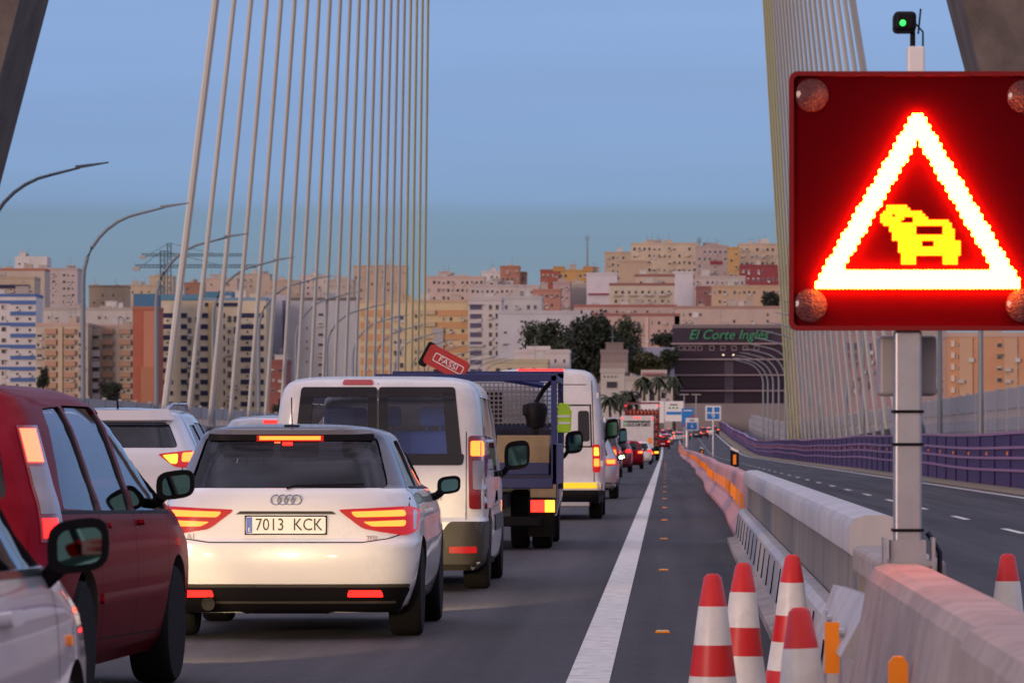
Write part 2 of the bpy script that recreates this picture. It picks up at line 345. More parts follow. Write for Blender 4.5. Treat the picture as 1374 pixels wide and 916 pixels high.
for side in (0, 1):
    for i in range(22):
        z = 214+11.15*i; X = (-24.3, 12.5)[side]; H = 88+(165-88)*i/21
        yl = i >= 18
        a = Vector((X, z, .3)); b = Vector((CX+(-.8, .8)[side], PYZ+2.5, H+CAMH))
        pts = [a]+[a.lerp(b, k/10)+Vector((0, 0, -1.2*sin(pi*k/10)*(i/21))) for k in range(1, 11)]
        root = thing('stay_cable', '%s bridge stay cable of the %s fan, counted from the nearest anchorage%s' % (ORD[i], ('left', 'right')[side], ', sheath tinted for yellow floodlight' if yl else ''), 'stay cable', a, 0, ('stay cables of the left fan', 'stay cables of the right fan')[side])
        pl = [p-a for p in pts]; dr = (pl[2]-pl[0]).normalized()
        MB().tube(pl, .12 if i else .17, 8).build('sheath', M['cable_y_lit' if yl else 'cable'], root, True)
        MB().tube([dr*-.2, dr*1.2, dr*2.6], [.26, .24, .16], 10).build('anchor_sleeve', M['steel'], root, True)
# ------------------------------------------------------------------ street lamps
def lamp(side):
    t = thing('street_lamp', '', 'street lamp', (0, 0, 0)); sg = 1 if side == 0 else -1
    m = MB(); pts = [(0, 0, 0), (0, 0, 4), (0, 0, 8.2)]
    for k in range(1, 9):
        a = k/8*pi*.44; pts.append((sg*(3.0*(1-cos(a))), 0, 8.2+2.95*sin(a)))
    pts.append((sg*3.45, 0, 11.35))
    m.tube(pts, [.13, .11, .10]+[.085-.004*k for k in range(8)]+[.045], 8); m.build('pole', M['lamp'], t, True)
    MB().add([(sg*3.3, -.13, 11.3), (sg*3.3, .13, 11.3), (sg*4.5, .1, 11.52), (sg*4.5, -.1, 11.52), (sg*3.3, -.13, 11.42), (sg*3.3, .13, 11.42), (sg*4.5, .1, 11.56), (sg*4.5, -.1, 11.56)],
             [(0, 1, 2, 3), (4, 7, 6, 5), (0, 4, 5, 1), (2, 6, 7, 3), (1, 5, 6, 2), (0, 3, 7, 4)]).build('lamp_head', M['lamp'], t)
    MB().lathe([(.2, 0), (.2, .25), (.14, .3)], 12).build('base', M['lamp'], t)
    return t
for side in (0, 1):
    t = lamp(side); sn = snapshot(t)
    for k in range(17):
        y = (163, 157)[side]+27.4*k; loc = ((-24.8, 13.)[side], y, prof(y))
        o = t if k == 0 else dup(sn, loc); o.location = loc
        o['label'] = '%s curved-arm street lamp of the %s row, counted from the nearest' % (ORD[k], ('left', 'right')[side]); o['group'] = ('street lamps along the left deck edge', 'street lamps along the right deck edge')[side]
# ------------------------------------------------------------------ wind screens
def windscreen(X, y0, y1, H, label, flip):
    t = thing('wind_screen', label, 'fence', (X, y0, 0))
    yy = list(np.arange(y0, y1+1, 30))
    def rail(name, h0, h1, th, m):
        v = []; f = []
        for y in yy: v += [(-th, y-y0, prof(y)+h0), (th, y-y0, prof(y)+h0), (th, y-y0, prof(y)+h1), (-th, y-y0, prof(y)+h1)]
        for i in range(len(yy)-1): f += [(i*4+k, i*4+(k+1) % 4, i*4+4+(k+1) % 4, i*4+4+k) for k in range(4)]
        f += [(0, 1, 2, 3), tuple(len(v)-4+k for k in (3, 2, 1, 0))]
        o = link(name, v, f, m, t)
    for h0, h1 in ((0, .75), (1.05, 1.5), (1.85, 2.35), (2.7, H)): rail('rail', h0, h1, .05, M['screen'])
    n = int((y1-y0)/6)
    pm = MB().box(-.09, .09, -.1, .1, 0, H+.1, bev=.02); p0 = pm.build('post', M['screen'], t)
    wm = MB()
    for k in range(min(n, 100)):
        p = p0 if k == 0 else p0.copy()
        if k: COL.objects.link(p); p.parent = t
        p.location = (0, k*6, prof(y0+k*6))
    # vertical webs between the rails that leave square holes
    for k in range(n*6):
        y = k; z = prof(y0+y)
        wm.box(-.03, .03, y, y+.4, z+.7, z+2.75)
    o = wm.build('web', M['screen'], t, fix=False); o['kind'] = 'stuff'
windscreen(-25.6, 90, 740, 3.3, 'long grey steel wind screen with square holes along the left deck edge', 0)
windscreen(13.8, 90, 740, 3.5, 'long grey steel wind screen with square holes beyond the purple barrier', 1)
# ------------------------------------------------------------------ purple barrier
def wav(y): return .10*sin(y*.035)+.05*sin(y*.11+1)
t = thing('purple_barrier', 'long low purple barrier with lilac rails beside the empty carriageway', 'barrier', (10.1, 60, 0))
yy = list(np.arange(60, 900, 6))
def rib(name, h0, h1, x0, x1, m, par=t):
    v = []; f = []
    for y in yy:
        b = prof(y); xw = wav(y)*.7; 
        v += [(x0+xw, y-60, b+h0+wav(y)*.5*(h0 > .05)), (x1+xw, y-60, b+h0+wav(y)*.5*(h0 > .05)), (x1+xw, y-60, b+h1+wav(y)*.5), (x0+xw, y-60, b+h1+wav(y)*.5)]
    for i in range(len(yy)-1): f += [(i*4+k, i*4+(k+1) % 4, i*4+4+(k+1) % 4, i*4+4+k) for k in range(4)]
    f += [(0, 1, 2, 3), tuple(len(v)-4+k for k in (3, 2, 1, 0))]
    return link(name, v, f, m, par)
rib('panel', 0, 1.6, 0, .1, M['purple']); rib('top_rail', 1.601, 1.68, -.08, .16, M['purple_rail'])
for h in (.52, .88, 1.18): rib('rail', h, h+.075, -.09, -.003, M['purple_rail'])
rp = MB().box(-.13, -.1, -.07, .07, 0, .1).build('reflector', M['amber'], t)
for k in range(70):
    y = 66+k*8; q = rp if k == 0 else rp.copy()
    if k: COL.objects.link(q); q.parent = t
    q.location = (wav(y)*.7, y-60, prof(y)+1.0+wav(y)*.5)
pp = MB().box(-.04, -.003, -.06, .06, 0, 1.55).build('post', M['purple'], t)
for k in range(60):
    y = 64+k*6.; q = pp if k == 0 else pp.copy()
    if k: COL.objects.link(q); q.parent = t
    q.location = (wav(y)*.7, y-60, prof(y)+.02)

# ------------------------------------------------------------------ median barriers
NJ = [(-.30, 0), (-.30, .07), (-.17, .27), (-.105, .74), (-.085, .785), (-.05, .80), (.05, .80), (.085, .785), (.105, .74), (.17, .27), (.30, .07), (.30, 0)]
def nj(x, y, ln, m, label, rz=0, z=0, refl=(1.5,), group=None, sc=1.):
    t = thing('concrete_barrier', label, 'barrier', (x, y, z), rz, group)
    MB().prism([(a*sc, b) for a, b in NJ], 0, ln, 'y').build('wall', m, t)
    for r in refl:
        k_ = 1 if len(refl) < 2 and z == 0 and y < 20 else .75
        MB().prism([(-.03*k_, .40), (.03*k_, .40), (.03*k_, .60), (.015*k_, .62), (-.015*k_, .62), (-.03*k_, .60)], -.02, .02, 'y').build('reflector', M['amber'], t, loc=(-.205, r, -.01))
    return t
GB = 'concrete barrier blocks between the carriageways'
nj(.93, 11.75, 5.95, M['conc'], 'pale concrete barrier block on which the lit warning sign stands', 0, 0, (2.2,), GB, 1.25)
nj(.90, 5.7, 6.0, M['conc'], 'nearest concrete barrier block at the lower right corner of the photo', 0, 0, (1.,), GB, 1.25)
# steel transition section
t = thing('steel_barrier', 'grey steel barrier with thick rounded top beam and slotted lower panel', 'barrier', (.99, 21, 0), -.0040)
cap = [(-.10, .735), (-.128, .76), (-.128, .88), (-.105, .92), (-.05, .938), (.05, .938), (.105, .92), (.128, .88), (.128, .76), (.10, .735)]
for k in range(9):
    MB().prism(cap, k*4.1, k*4.1+4.07, 'y').build('top_beam', M['steelw'], t, True)
MB().prism([(-.08, .12), (.08, .12), (.07, .74), (-.07, .74)], .15, 36.9, 'y').build('web_panel', M['rusty'], t)
for k in range(9):
    m = MB(); y0 = k*4.1
    m.prism([(-.24, .08), (-.20, .40), (-.16, .44), (-.09, .44), (-.09, .08)], y0, y0+4.04, 'y', 0)
    for q in range(2): m.prism([(-.246, .13), (-.212, .38), (-.206, .38), (-.236, .13)], y0+.9+q*2.0, y0+.96+q*2.0, 'y', 1)
    m.build('lower_panel', [M['steelw'], M['black']], t)
MB().prism([(-.34, 0), (-.34, .06), (-.22, .085), (.22, .085), (.34, .06), (.34, 0)], -.3, 37, 'y').build('base', M['conc'], t)
# connector plates between steel section and block
t = thing('barrier_connector', 'bolted grey steel connector plates joining steel barrier and concrete block', 'connector', (1.0, 17.9, 0))
MB().add([(-.30, 0, .42), (-.30, 2.9, .40), (-.22, 2.9, .62), (-.17, 0, .66), (-.24, 0, .41), (-.24, 2.9, .39), (-.16, 2.9, .61), (-.11, 0, .65)], [(0, 1, 2, 3), (4, 7, 6, 5), (0, 3, 7, 4), (1, 5, 6, 2), (3, 2, 6, 7), (0, 4, 5, 1)]).build('plate', M['steelw'], t)
MB().box(-.13, .15, .4, 2.9, .67, .80, bev=.03).build('cap_block', M['conc'], t)
MB().box(-.2, .2, .3, 3, .0, .38, bev=.05).build('foot', M['steelw'], t)
MB().prism([(-.03, .35), (.03, .35), (.03, .56), (-.03, .56)], -.02, .02, 'y').build('reflector', M['amber'], t, loc=(-.315, .5, -.02))
for k in range(4): MB().lathe([(.02, 0), (.02, .02)], 8, ax='x', c=(-.29+.02*(k % 2), .4+.7*k, .5)).build('bolt', M['steel'], t)
# far run of concrete blocks
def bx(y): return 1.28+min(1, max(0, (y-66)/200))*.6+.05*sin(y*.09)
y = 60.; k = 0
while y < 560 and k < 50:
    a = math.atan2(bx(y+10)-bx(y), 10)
    nj(bx(y), y, 9.9, M['conc_pink_glow'], '%s pink-light-tinted concrete block of the far median run, counted from the steel barrier' % ORD[k], -a, prof(y), (1.4, 6.4) if k < 24 else (4,), 'pink-light-tinted concrete median blocks')
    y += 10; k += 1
# sign post bollard (black and yellow)
def delin(x, y, label, h=1.0):
    t = thing('marker_post', label, 'marker post', (x, y, prof(y)))
    MB().prism([(-.09, 0), (.09, 0), (.09, h-.05), (-.09, h+.05)], -.04, .04, 'y').build('post', M['sign_white'], t)
    MB().prism([(-.095, h-.42), (.095, h-.42), (.095, h-.10), (-.095, h-.02)], -.045, .045, 'y').build('black_band', M['black'], t)
    MB().box(-.035, .035, -.055, -.047, h-.36, h-.14).build('reflector', M['amber'], t)
delin(1.56, 101, 'white marker post with black band and yellow reflector behind the median barrier', 1.18)
delin(1.95, 240, 'small far white marker post behind the pink-light-tinted median blocks', 1.1)

# ------------------------------------------------------------------ the lit warning sign
SG = 17.7; s_ = 6000/SG
t = thing('warning_sign', 'square LED congestion warning sign with glowing triangle on a steel post', 'traffic sign', ((1231-893)/s_, SG, 0))
cz = CAMH+(596-270)/s_; hw = 171/s_; hh = 172/s_
M['panel'] = mat('sign_panel_face', (.085, .0008, .003), .7, spec=.02)
M['panel_rim'] = mat('sign_panel_rim', (.20, .006, .008), .5, spec=.2)
def rrect(cx, cy, hx, hy, r, n=5):
    p = []
    for sx, sy, a0 in ((1, 1, 0), (-1, 1, 90), (-1, -1, 180), (1, -1, 270)):
        for k in range(n+1):
            a = R(a0+90*k/n); p.append((cx+sx*(hx-r)+r*cos(a), cy+sy*(hy-r)+r*sin(a)))
    return p
MB().prism(rrect(0, cz, hw, hh, .03), 0, .14, 'y').build('housing', M['black'], t)
MB().prism(rrect(0, cz, hw-.008, hh-.008, .025), -.004, .002, 'y').build('face', M['panel'], t)
m = MB(); o_ = rrect(0, cz, hw+.004, hh+.004, .034); i_ = rrect(0, cz, hw-.014, hh-.014, .02); n = len(o_)
m.add([(p[0], -.03, p[1]) for p in o_]+[(p[0], -.03, p[1]) for p in i_]+[(p[0], .03, p[1]) for p in o_]+[(p[0], -.003, p[1]) for p in i_],
      [(i, (i+1) % n, n+(i+1) % n, n+i) for i in range(n)]+[(i, 2*n+i, 2*n+(i+1) % n, (i+1) % n) for i in range(n)]+[(n+i, n+(i+1) % n, 3*n+(i+1) % n, 3*n+i) for i in range(n)])
m.build('rim', M['panel_rim'], t, fix=False)
M['led_w'] = emit('led_triangle_light', (1, .14, .010), 85)
M['led_y'] = emit('led_icon_light', (1, .078, .001), 14)
def leds(pts, r, y, name, m, par=None, dh=.034):
    q = MB()
    for x, z in pts: q.add([(x, y-dh, z)]+[(x+r*cos(a*pi/4), y, z+r*sin(a*pi/4)) for a in range(8)], [(0, a+1, (a+1) % 8+1) for a in range(8)])
    return q.build(name, m, par or t, fix=False)
P = 5.55/s_
A, B_, C_ = Vector((0, cz+(270-153)/s_)), Vector(((1097-1231)/s_, cz-(387-270)/s_)), Vector(((1366-1231)/s_, cz-(387-270)/s_))
def inside(p, tri, m):
    for i in range(3):
        a, b = tri[i], tri[(i+1) % 3]; e = (b-a).normalized(); nrm = Vector((-e.y, e.x))
        if (p-a).dot(nrm) < m: return False
    return True
tri = [A+Vector((0, .045)), B_+Vector((-.03, 0)), C_+Vector((.03, 0))]; pts = []
nn = 60
for i in range(-nn, nn+1):
    for j in range(-nn, nn+1):
        p = Vector((i*P*.9, cz+j*P*.9))
        if inside(p, tri, .006) and not inside(p, tri, .076) and p.y < A.y: pts.append(p) if abs(p.x) < (1366-1231)/s_ else None
leds([(p.x, p.y) for p in pts], P*.56, -.008, 'triangle_lights', M['led_w'])
def pip(x, y, pl):
    c = False
    for i in range(len(pl)):
        (x0, y0), (x1, y1) = pl[i-1], pl[i]
        if (y0 > y) != (y1 > y) and x < (x1-x0)*(y-y0)/(y1-y0)+x0: c = not c
    return c
SHP = [([(520, 260), (900, 260), (970, 340), (1005, 400), (1010, 500), (1090, 560), (1090, 690), (1045, 720), (1045, 835), (865, 835), (865, 715), (555, 715), (555, 835), (370, 835), (370, 700), (330, 660), (330, 560), (400, 500), (500, 430)], [[(545, 365), (880, 365), (880, 452), (535, 452)], [(610, 550), (760, 550), (760, 605), (610, 605)]]),
       ([(275, 222), (290, 185), (600, 185), (680, 265), (500, 265), (480, 500), (380, 560), (330, 560), (262, 520), (228, 430), (228, 350)], [[(385, 250), (500, 250), (500, 300), (365, 300)]]),
       ([(205, 98), (420, 98), (480, 180), (290, 180), (250, 215), (250, 362), (180, 362), (112, 300), (112, 200)], [])]
ic = []; q_ = 36.5
for r in range(24):
    for c in range(30):
        x, y = 120+c*q_, 112+r*q_
        if any(pip(x, y, pl) and not any(pip(x, y, h) for h in hs) for pl, hs in SHP): ic.append(((1170+x/9.16-1231)/s_, cz-(265+y/9.16-270)/s_))
leds(ic, q_/9.16/s_*.64, -.008, 'car_queue_symbol', M['led_y'], None, .008)
M['cornerlens'] = mat('corner_lens', (.13, .02, .02), .3, bump=1, bscale=120, coat=.5)
for x, y in ((1089, 128), (1374, 130), (1087, 410), (1372, 410)):
    MB().lathe([(23/s_, 0), (22/s_, -.012), (16/s_, -.02), (.002, -.024)], 24, ax='y', c=((x-1231)/s_, -.004, cz-(y-270)/s_)).build('corner_lamp', M['cornerlens'], t, True)
px = (1219-1231)/s_
zb = CAMH-(755-596)/s_
MB().box(px-.055, px+.055, .02, .13, zb, cz-hh-.003, bev=.012).build('post', M['steel'], t)
MB().box(px-.11, px+.12, .14, .34, cz-hh-.26, cz-hh-.02, bev=.015).build('control_box', M['screen'], t)
for dz in (-.33, -.46, -.80): MB().box(px-.062, px+.062, .012, .14, cz-hh+dz, cz-hh+dz+.012).build('band_clamp', M['black'], t)
MB().box(px-.09, px+.09, -.01, .17, zb-.012, zb+.012).box(px-.07, px+.07, .0, .15, zb+.011, zb+.09).build('base_bracket', M['steel'], t)
MB().box(px-.10, px-.086, -.04, .14, zb-.35, zb+.1).box(px+.09, px+.104, -.04, .14, zb-.35, zb+.1).build('clamp_plate', M['steel'], t)
MB().tube([(px+.08, .1, zb+.12), (px+.13, .1, zb+.04), (px+.13, .12, zb-.1)], .012, 6).build('cable', M['truck_navy'], t, True)
# small mast with camera on top
tx = (1230-1231)/s_; tz = cz+hh
MB().box(tx-.035, tx+.035, .04, .11, tz, tz+.11, bev=.01).build('mast_box', M['sign_white'], t)
MB().tube([(tx-.012, .07, tz+.11), (tx-.012, .07, tz+.2)], .012, 6).build('mast', M['black'], t)
hdl = MB().box(tx-.09, tx+.0, .0, .14, tz+.165, tz+.245, bev=.018).build('lamp_head', M['black'], t)
MB().lathe([(.012, 0), (.012, -.006), (.004, -.01)], 16, ax='y', c=(tx-.055, -.001, tz+.197)).build('green_light', emit('green_lamp', (.02, 1, .12), 2.2), hdl)
MB().tube([(tx+.01, .07, tz+.16), (tx+.02, .07, tz+.26)], .004, 5).tube([(tx+.0, .07, tz+.2), (tx+.03, .09, tz+.17), (tx+.03, .09, tz+.1)], .004, 5).build('antenna', M['black'], t)

# ------------------------------------------------------------------ cones
def cone():
    t = thing('traffic_cone', '', 'traffic cone')
    MB().box(-.19, .19, -.19, .19, 0, .035, bev=.012).build('base', M['cone_red'], t)
    pr = [(.145, .03), (.135, .08), (.117, .20), (.113, .205), (.0945, .335), (.0935, .34), (.078, .46), (.077, .465), (.059, .615), (.057, .62), (.036, .735), (.022, .75)]
    mf = [0, 0, 0, 1, 1, 0, 0, 1, 1, 0, 0]
    MB().lathe(pr, 32, mf=mf).build('cone_body', [M['cone_red'], M['cone_white']], t, True)
    return t
c0 = cone(); sn = snapshot(c0)
for i, (x, y, lean, lab) in enumerate(((.19, 18, 0, 'red and white traffic cone standing leftmost of the group on the shoulder'), (.33, 19.7, 1.5, 'red and white traffic cone second from left, just behind the leftmost one'),
                                 (.59, 21.2, -2.5, 'red and white traffic cone rearmost of the group beside the steel barrier'), (.455, 14.3, 2, 'low-showing traffic cone nearest the camera at the bottom edge'), )):
    o = c0 if i == 0 else dup(sn, (x, y, 0)); o.location = (x, y, 0); o.rotation_euler = (R(lean*.3), R(lean), i*1.1); o['label'] = lab; o['group'] = 'traffic cones on the shoulder'
o = dup(sn, (1.63, 21.3, 0)); o['label'] = 'lone traffic cone on the far side of the concrete barrier at right'; o['group'] = 'traffic cones on the shoulder'

# ------------------------------------------------------------------ signs ahead
def board_sign(px, pyc, y, wpx, hpx, label, draw, post_to=None):
    s = 6000/y; X = (px-893)/s; zc = CAMH+(596-pyc)/s; w = wpx/s/2; h = hpx/s/2
    t = thing('road_sign', label, 'road sign', (X, y, prof(y)))
    z0 = zc-prof(y)
    MB().prism(rrect(0, z0, w, h, w*.12), 0, .06, 'y').build('panel', M['sign_white'], t)
    draw(t, z0, w, h)
    MB().tube([(0, .1, 0), (0, .1, z0+h)], .06, 8).build('post', M['steel'], t)
    return t
def d9(t, z0, w, h):
    for x0, x1, a, b in ((-.8, -.12, .12, .8), (.12, .8, .12, .8)): MB().box(x0*w, x1*w, -.012, -.002, z0+a*h, z0+b*h).build('blue_field', M['sign_blue'], t)
    MB().box(-.8*w, .8*w, -.012, -.002, z0-.82*h, z0-.05*h).build('blue_field', M['sign_blue'], t)
    text('9', h*1.0, M['sign_white'], t, (0, -.02, z0-.45*h), name='number')
def d6(t, z0, w, h):
    MB().box(-.8*w, .8*w, -.012, -.002, z0-.8*h, z0+.3*h).build('blue_field', M['sign_blue'], t)
    text('6', h*.8, M['sign_white'], t, (0, -.02, z0-.3*h), name='number')
    MB().box(-.4*w, .4*w, -.012, -.002, z0+.5*h, z0+.75*h).build('dark_symbol', M['lamp'], t)
board_sign(957, 554, 260, 21, 20, 'square blue and white sign marked 9 on a post right of the median', d9)
board_sign(928.5, 569, 330, 17, 17, 'small blue and white sign marked 6 near the end of the median', d6)
# gantry with boards across the far road
G = 520; s = 6000/G
t = thing('sign_gantry', 'white overhead direction boards with blue panel on a far gantry above the queue', 'sign gantry', (0, G, 0))
def gx(px): return (px-893)/s
def gz(py): return CAMH+(596-py)/s
MB().tube([(gx(812), .4, prof(G)), (gx(812), .4, gz(560))], .25, 8).tube([(gx(812), .4, gz(562)), (gx(922), .4, gz(562))], .2, 8).tube([(gx(922), .4, gz(560)), (gx(922), .4, prof(G))], .22, 8).build('frame', M['steel'], t)
MB().box(gx(860), gx(891), 0, .1, gz(567), gz(538)).build('board', M['sign_white'], t)
b = MB().box(gx(892), gx(917), 0, .1, gz(565), gz(538)).build('board', M['sign_white'], t)
MB().box(gx(894), gx(914), -.03, -.002, gz(556), gz(552)).build('blue_field', M['sign_blue'], b)
for k in range(3): MB().box(gx(897+k*5), gx(900+k*5), -.03, -.002, gz(548), gz(546)).build('green_mark', M['green_text'], b)
MB().box(gx(899), gx(909), -.03, -.002, gz(543.4), gz(542)).build('dark_mark', M['ink'], b)
t = thing('direction_sign', 'blue roadside direction sign with red diagonal stripe beside the far gantry', 'road sign', (gx(920), 470, prof(470)))
zz = CAMH+(596-552)/(6000/470)-prof(470)
MB().box(-.65, .65, 0, .08, zz-1.6, zz+.35).build('panel', M['sign_blue'], t)
MB().add([(-.6, -.02, zz-1.5), (-.35, -.02, zz-1.5), (.6, -.02, zz-.5), (.6, -.02, zz-.2)], [(0, 1, 2, 3)]).build('red_stripe', M['crane_red'], t)
MB().box(-.45, .45, -.02, -.002, zz+.06, zz+.16).build('white_mark', M['sign_white'], t)
MB().tube([(-.4, .12, 0), (-.4, .12, zz)], .06, 6).build('post', M['steel'], t); MB().tube([(.4, .12, 0), (.4, .12, zz)], .06, 6).build('post', M['steel'], t)

# ------------------------------------------------------------------ vehicles
def catmull(rows, sub):
    A = np.array(rows, float); n = len(A); out = []
    for i in range(n-1):
        p0, p1, p2, p3 = A[max(i-1, 0)], A[i], A[i+1], A[min(i+2, n-1)]
        for k in range(sub):
            t = k/sub
            # monotone-ish: average of catmull and linear
            c = .5*((2*p1)+(-p0+p2)*t+(2*p0-5*p1+4*p2-p3)*t*t+(-p0+3*p1-3*p2+p3)*t**3); l = p1*(1-t)+p2*t
            q = .6*c+.4*l; q[0] = l[0]; out.append(q)
    out.append(A[-1]); return np.array(out)
class Body:
    """plan-slice body: rows (z, half width, rear y, front y, rear corner r, front corner r)"""
    def __init__(s, rows, sub=4, bulge=.05, taper=.05, nc=6):
        s.T = catmull(rows, sub); s.bulge = bulge; s.taper = taper; s.nc = nc; s.cache = {}
    def row(s, z): return [float(np.interp(z, s.T[:, 0], s.T[:, k])) for k in range(6)]
    def outline(s, r, dense=1):
        z, hw, yr, yf, rr, rf = r; rr = min(rr, hw*.9, (yf-yr)*.45); rf = min(rf, hw*.9, (yf-yr)*.45)
        nc = s.nc*dense; ns = 10*dense; nb = 6*dense; P = []
        for k in range(nb): P.append((k/nb*(hw-rr), yr))
        for k in range(nc): a = k/nc*pi/2; P.append((hw-rr+rr*sin(a), yr+rr-rr*cos(a)))
        for k in range(ns): P.append((hw, yr+rr+(yf-rf-yr-rr)*k/ns))
        for k in range(nc): a = k/nc*pi/2; P.append((hw-rf+rf*cos(a), yf-rf+rf*sin(a)))
        for k in range(nb+1): P.append(((hw-rf)*(1-k/nb), yf))
        Q = []; yc = (yr+yf)/2; hl = (yf-yr)/2
        for x, y in P:
            t = (y-yc)/hl if hl else 0
            yy = y+s.bulge*(x/hw)**2*max(0, min(1, -t))**2-s.bulge*1.6*(x/hw)**2*max(0, min(1, t))**2
            Q.append((x*(1-s.taper*t**4), yy))
        return Q
    def ring(s, r):
        q = s.outline(r); return [(x, y, r[0]) for x, y in q]+[(-x, y, r[0]) for x, y in q[-2:0:-1]]
    def loft(s, T=None):
        T = s.T if T is None else T; v = []; f = []
        for r in T: v += s.ring(r)
        n = len(v)//len(T)
        for j in range(len(T)-1):
            for i in range(n): f.append((j*n+i, j*n+(i+1) % n, (j+1)*n+(i+1) % n, (j+1)*n+i))
        f.append(tuple(range(n))[::-1]); f.append(tuple((len(T)-1)*n+i for i in range(n))); return v, f
    def half(s, z):
        k = round(z, 4)
        if k not in s.cache: s.cache[k] = np.array(s.outline(s.row(z), 4))
        return s.cache[k]
    def rear(s, x, z):
        q = s.half(z); i = int(np.argmax(q[:, 0])); xs = np.maximum.accumulate(q[:i+1, 0]); return Vector((x, float(np.interp(abs(x), xs, q[:i+1, 1])), z))
    def side(s, y, z, sg=1):
        q = s.half(z); yy = np.maximum.accumulate(q[:, 1]); return Vector((sg*float(np.interp(y, yy, q[:, 0])), y, z))
def clip_poly(poly, a0, a1, b0, b1):
    for ax, lim, sg in ((0, a0, 1), (0, a1, -1), (1, b0, 1), (1, b1, -1)):
        o = []
        for i in range(len(poly)):
            p, q = poly[i], poly[(i+1) % len(poly)]; dp, dq = (p[ax]-lim)*sg, (q[ax]-lim)*sg
            if dp >= 0: o.append(p)
            if (dp > 0 and dq < 0) or (dp < 0 and dq > 0): t = dp/(dp-dq); o.append((p[0]+(q[0]-p[0])*t, p[1]+(q[1]-p[1])*t))
        poly = o
        if len(poly) < 3: return []
    return poly
def rnd_poly(poly, r, n=3):
    out = []; N_ = len(poly)
    for i in range(N_):
        p0, p, p1 = Vector(poly[i-1]), Vector(poly[i]), Vector(poly[(i+1) % N_])
        a = (p0-p); b = (p1-p); ra = min(r, a.length*.45, b.length*.45); A_ = p+a.normalized()*ra; B = p+b.normalized()*ra
        for k in range(n+1): t = k/n; q = A_*(1-t)**2+p*2*t*(1-t)+B*t*t; out.append((q.x, q.y))
    return out
def patch(surf, poly, off=.004, thick=.012, cell=.05, r=0, solid=False, holes=None):
    """clip a fine grid to poly, lay it on surf(a,b), lift by off, close to thick"""
    if r: poly = rnd_poly(poly, r)
    a0 = min(p[0] for p in poly); a1 = max(p[0] for p in poly); b0 = min(p[1] for p in poly); b1 = max(p[1] for p in poly)
    idx = {}; V = []; F = []
    def vid(p):
        k = (round(p[0], 4), round(p[1], 4))
        if k not in idx: idx[k] = len(V); V.append(k)
        return idx[k]
    na = max(1, int((a1-a0)/cell)); nb = max(1, int((b1-b0)/cell))
    for i in range(na):
        for j in range(nb):
            c = clip_poly(poly, a0+(a1-a0)*i/na, a0+(a1-a0)*(i+1)/na, b0+(b1-b0)*j/nb, b0+(b1-b0)*(j+1)/nb)
            if len(c) >= 3:
                f = []
                for p in c:
                    q = vid(p)
                    if not f or (f[-1] != q and f[0] != q): f.append(q)
                if len(f) >= 3: F.append(tuple(f))
    P3 = []; NN = []
    e = .004
    for a, b in V:
        p = surf(a, b); u = surf(a+e, b)-surf(a-e, b); v_ = surf(a, b+e)-surf(a, b-e); n = u.cross(v_)
        if n.length < 1e-9: n = Vector((0, -1, 0))
        n.normalize(); P3.append(p); NN.append(n)
    # orientation: away from the body's axis
    for i, (p, n) in enumerate(zip(P3, NN)):
        c = Vector((0, 2., min(p.z, .9))); 
        if n.dot(p-c) < 0: NN[i] = -n
    top = [p+n*off for p, n in zip(P3, NN)]
    F = [f if (top[f[1]]-top[f[0]]).cross(top[f[2]]-top[f[1]]).dot(NN[f[0]]) >= 0 else f[::-1] for f in F]
    if thick:
        k = len(top); bot = [p+n*(off-thick) for p, n in zip(P3, NN)]
        cnt = {}
        for f in F:
            for i in range(len(f)): a, b = f[i], f[(i+1) % len(f)]; cnt[(a, b)] = 1
        W = [(a, b, b+k, a+k) for (a, b) in cnt if (b, a) not in cnt]
        FF = F+W+[tuple(i+k for i in f)[::-1] for f in F]
        return top+bot, FF
    return top, F
def merge(*parts):
    V = []; F = []
    for v, f in parts: k = len(V); V += list(v); F += [tuple(i+k for i in g_) for g_ in f]
    return V, F
def mk(name, vf, m, par, smooth=True, ang=40):
    o = link(name, vf[0], vf[1], m, par)
    bm = bmesh.new(); bm.from_mesh(o.data)
    if not any(e.is_boundary for e in bm.edges): bmesh.ops.recalc_face_normals(bm, faces=bm.faces[:])
    bm.to_mesh(o.data); bm.free()
    if smooth: autosmooth(o, ang)
    return o
def wheel_parts(par, x, y, r, w, rimr, name='wheel'):
    sg = 1 if x > 0 else -1
    wt = MB(); wt.lathe([(rimr, -w/2), (r*.93, -w/2), (r*.985, -w*.42), (r, -w*.3), (r, w*.3), (r*.985, w*.42), (r*.93, w/2), (rimr, w/2)], 36, ax='x'); o = wt.build(name, M['tyre'], par, True, (x, y, r))
    m = MB(); m.lathe([(rimr, -w*.4), (rimr*.97, -w*.46), (rimr*.9, -w*.40), (.05, -w*.15), (.05, w*.15), (rimr*.9, w*.40), (rimr*.97, w*.46), (rimr, w*.4)], 30, ax='x', m=1)
    for k in range(7):
        a = 2*pi*k/7; c, s = cos(a), sin(a)
        for sd in (-1, 1):
            q = [(.04, -.035), (rimr*.93, -.022), (rimr*.93, .022), (.04, .035)]
            m.add([(sd*w*(.40), u*c-v*s, u*s+v*c) for u, v in q]+[(sd*w*.47, u*c-v*s, u*s+v*c) for u, v in q], [(0, 1, 2, 3), (4, 7, 6, 5), (0, 4, 5, 1), (1, 5, 6, 2), (2, 6, 7, 3), (3, 7, 4, 0)])
    m.build('rim', [M['rim'], M['black']], o)
    return o
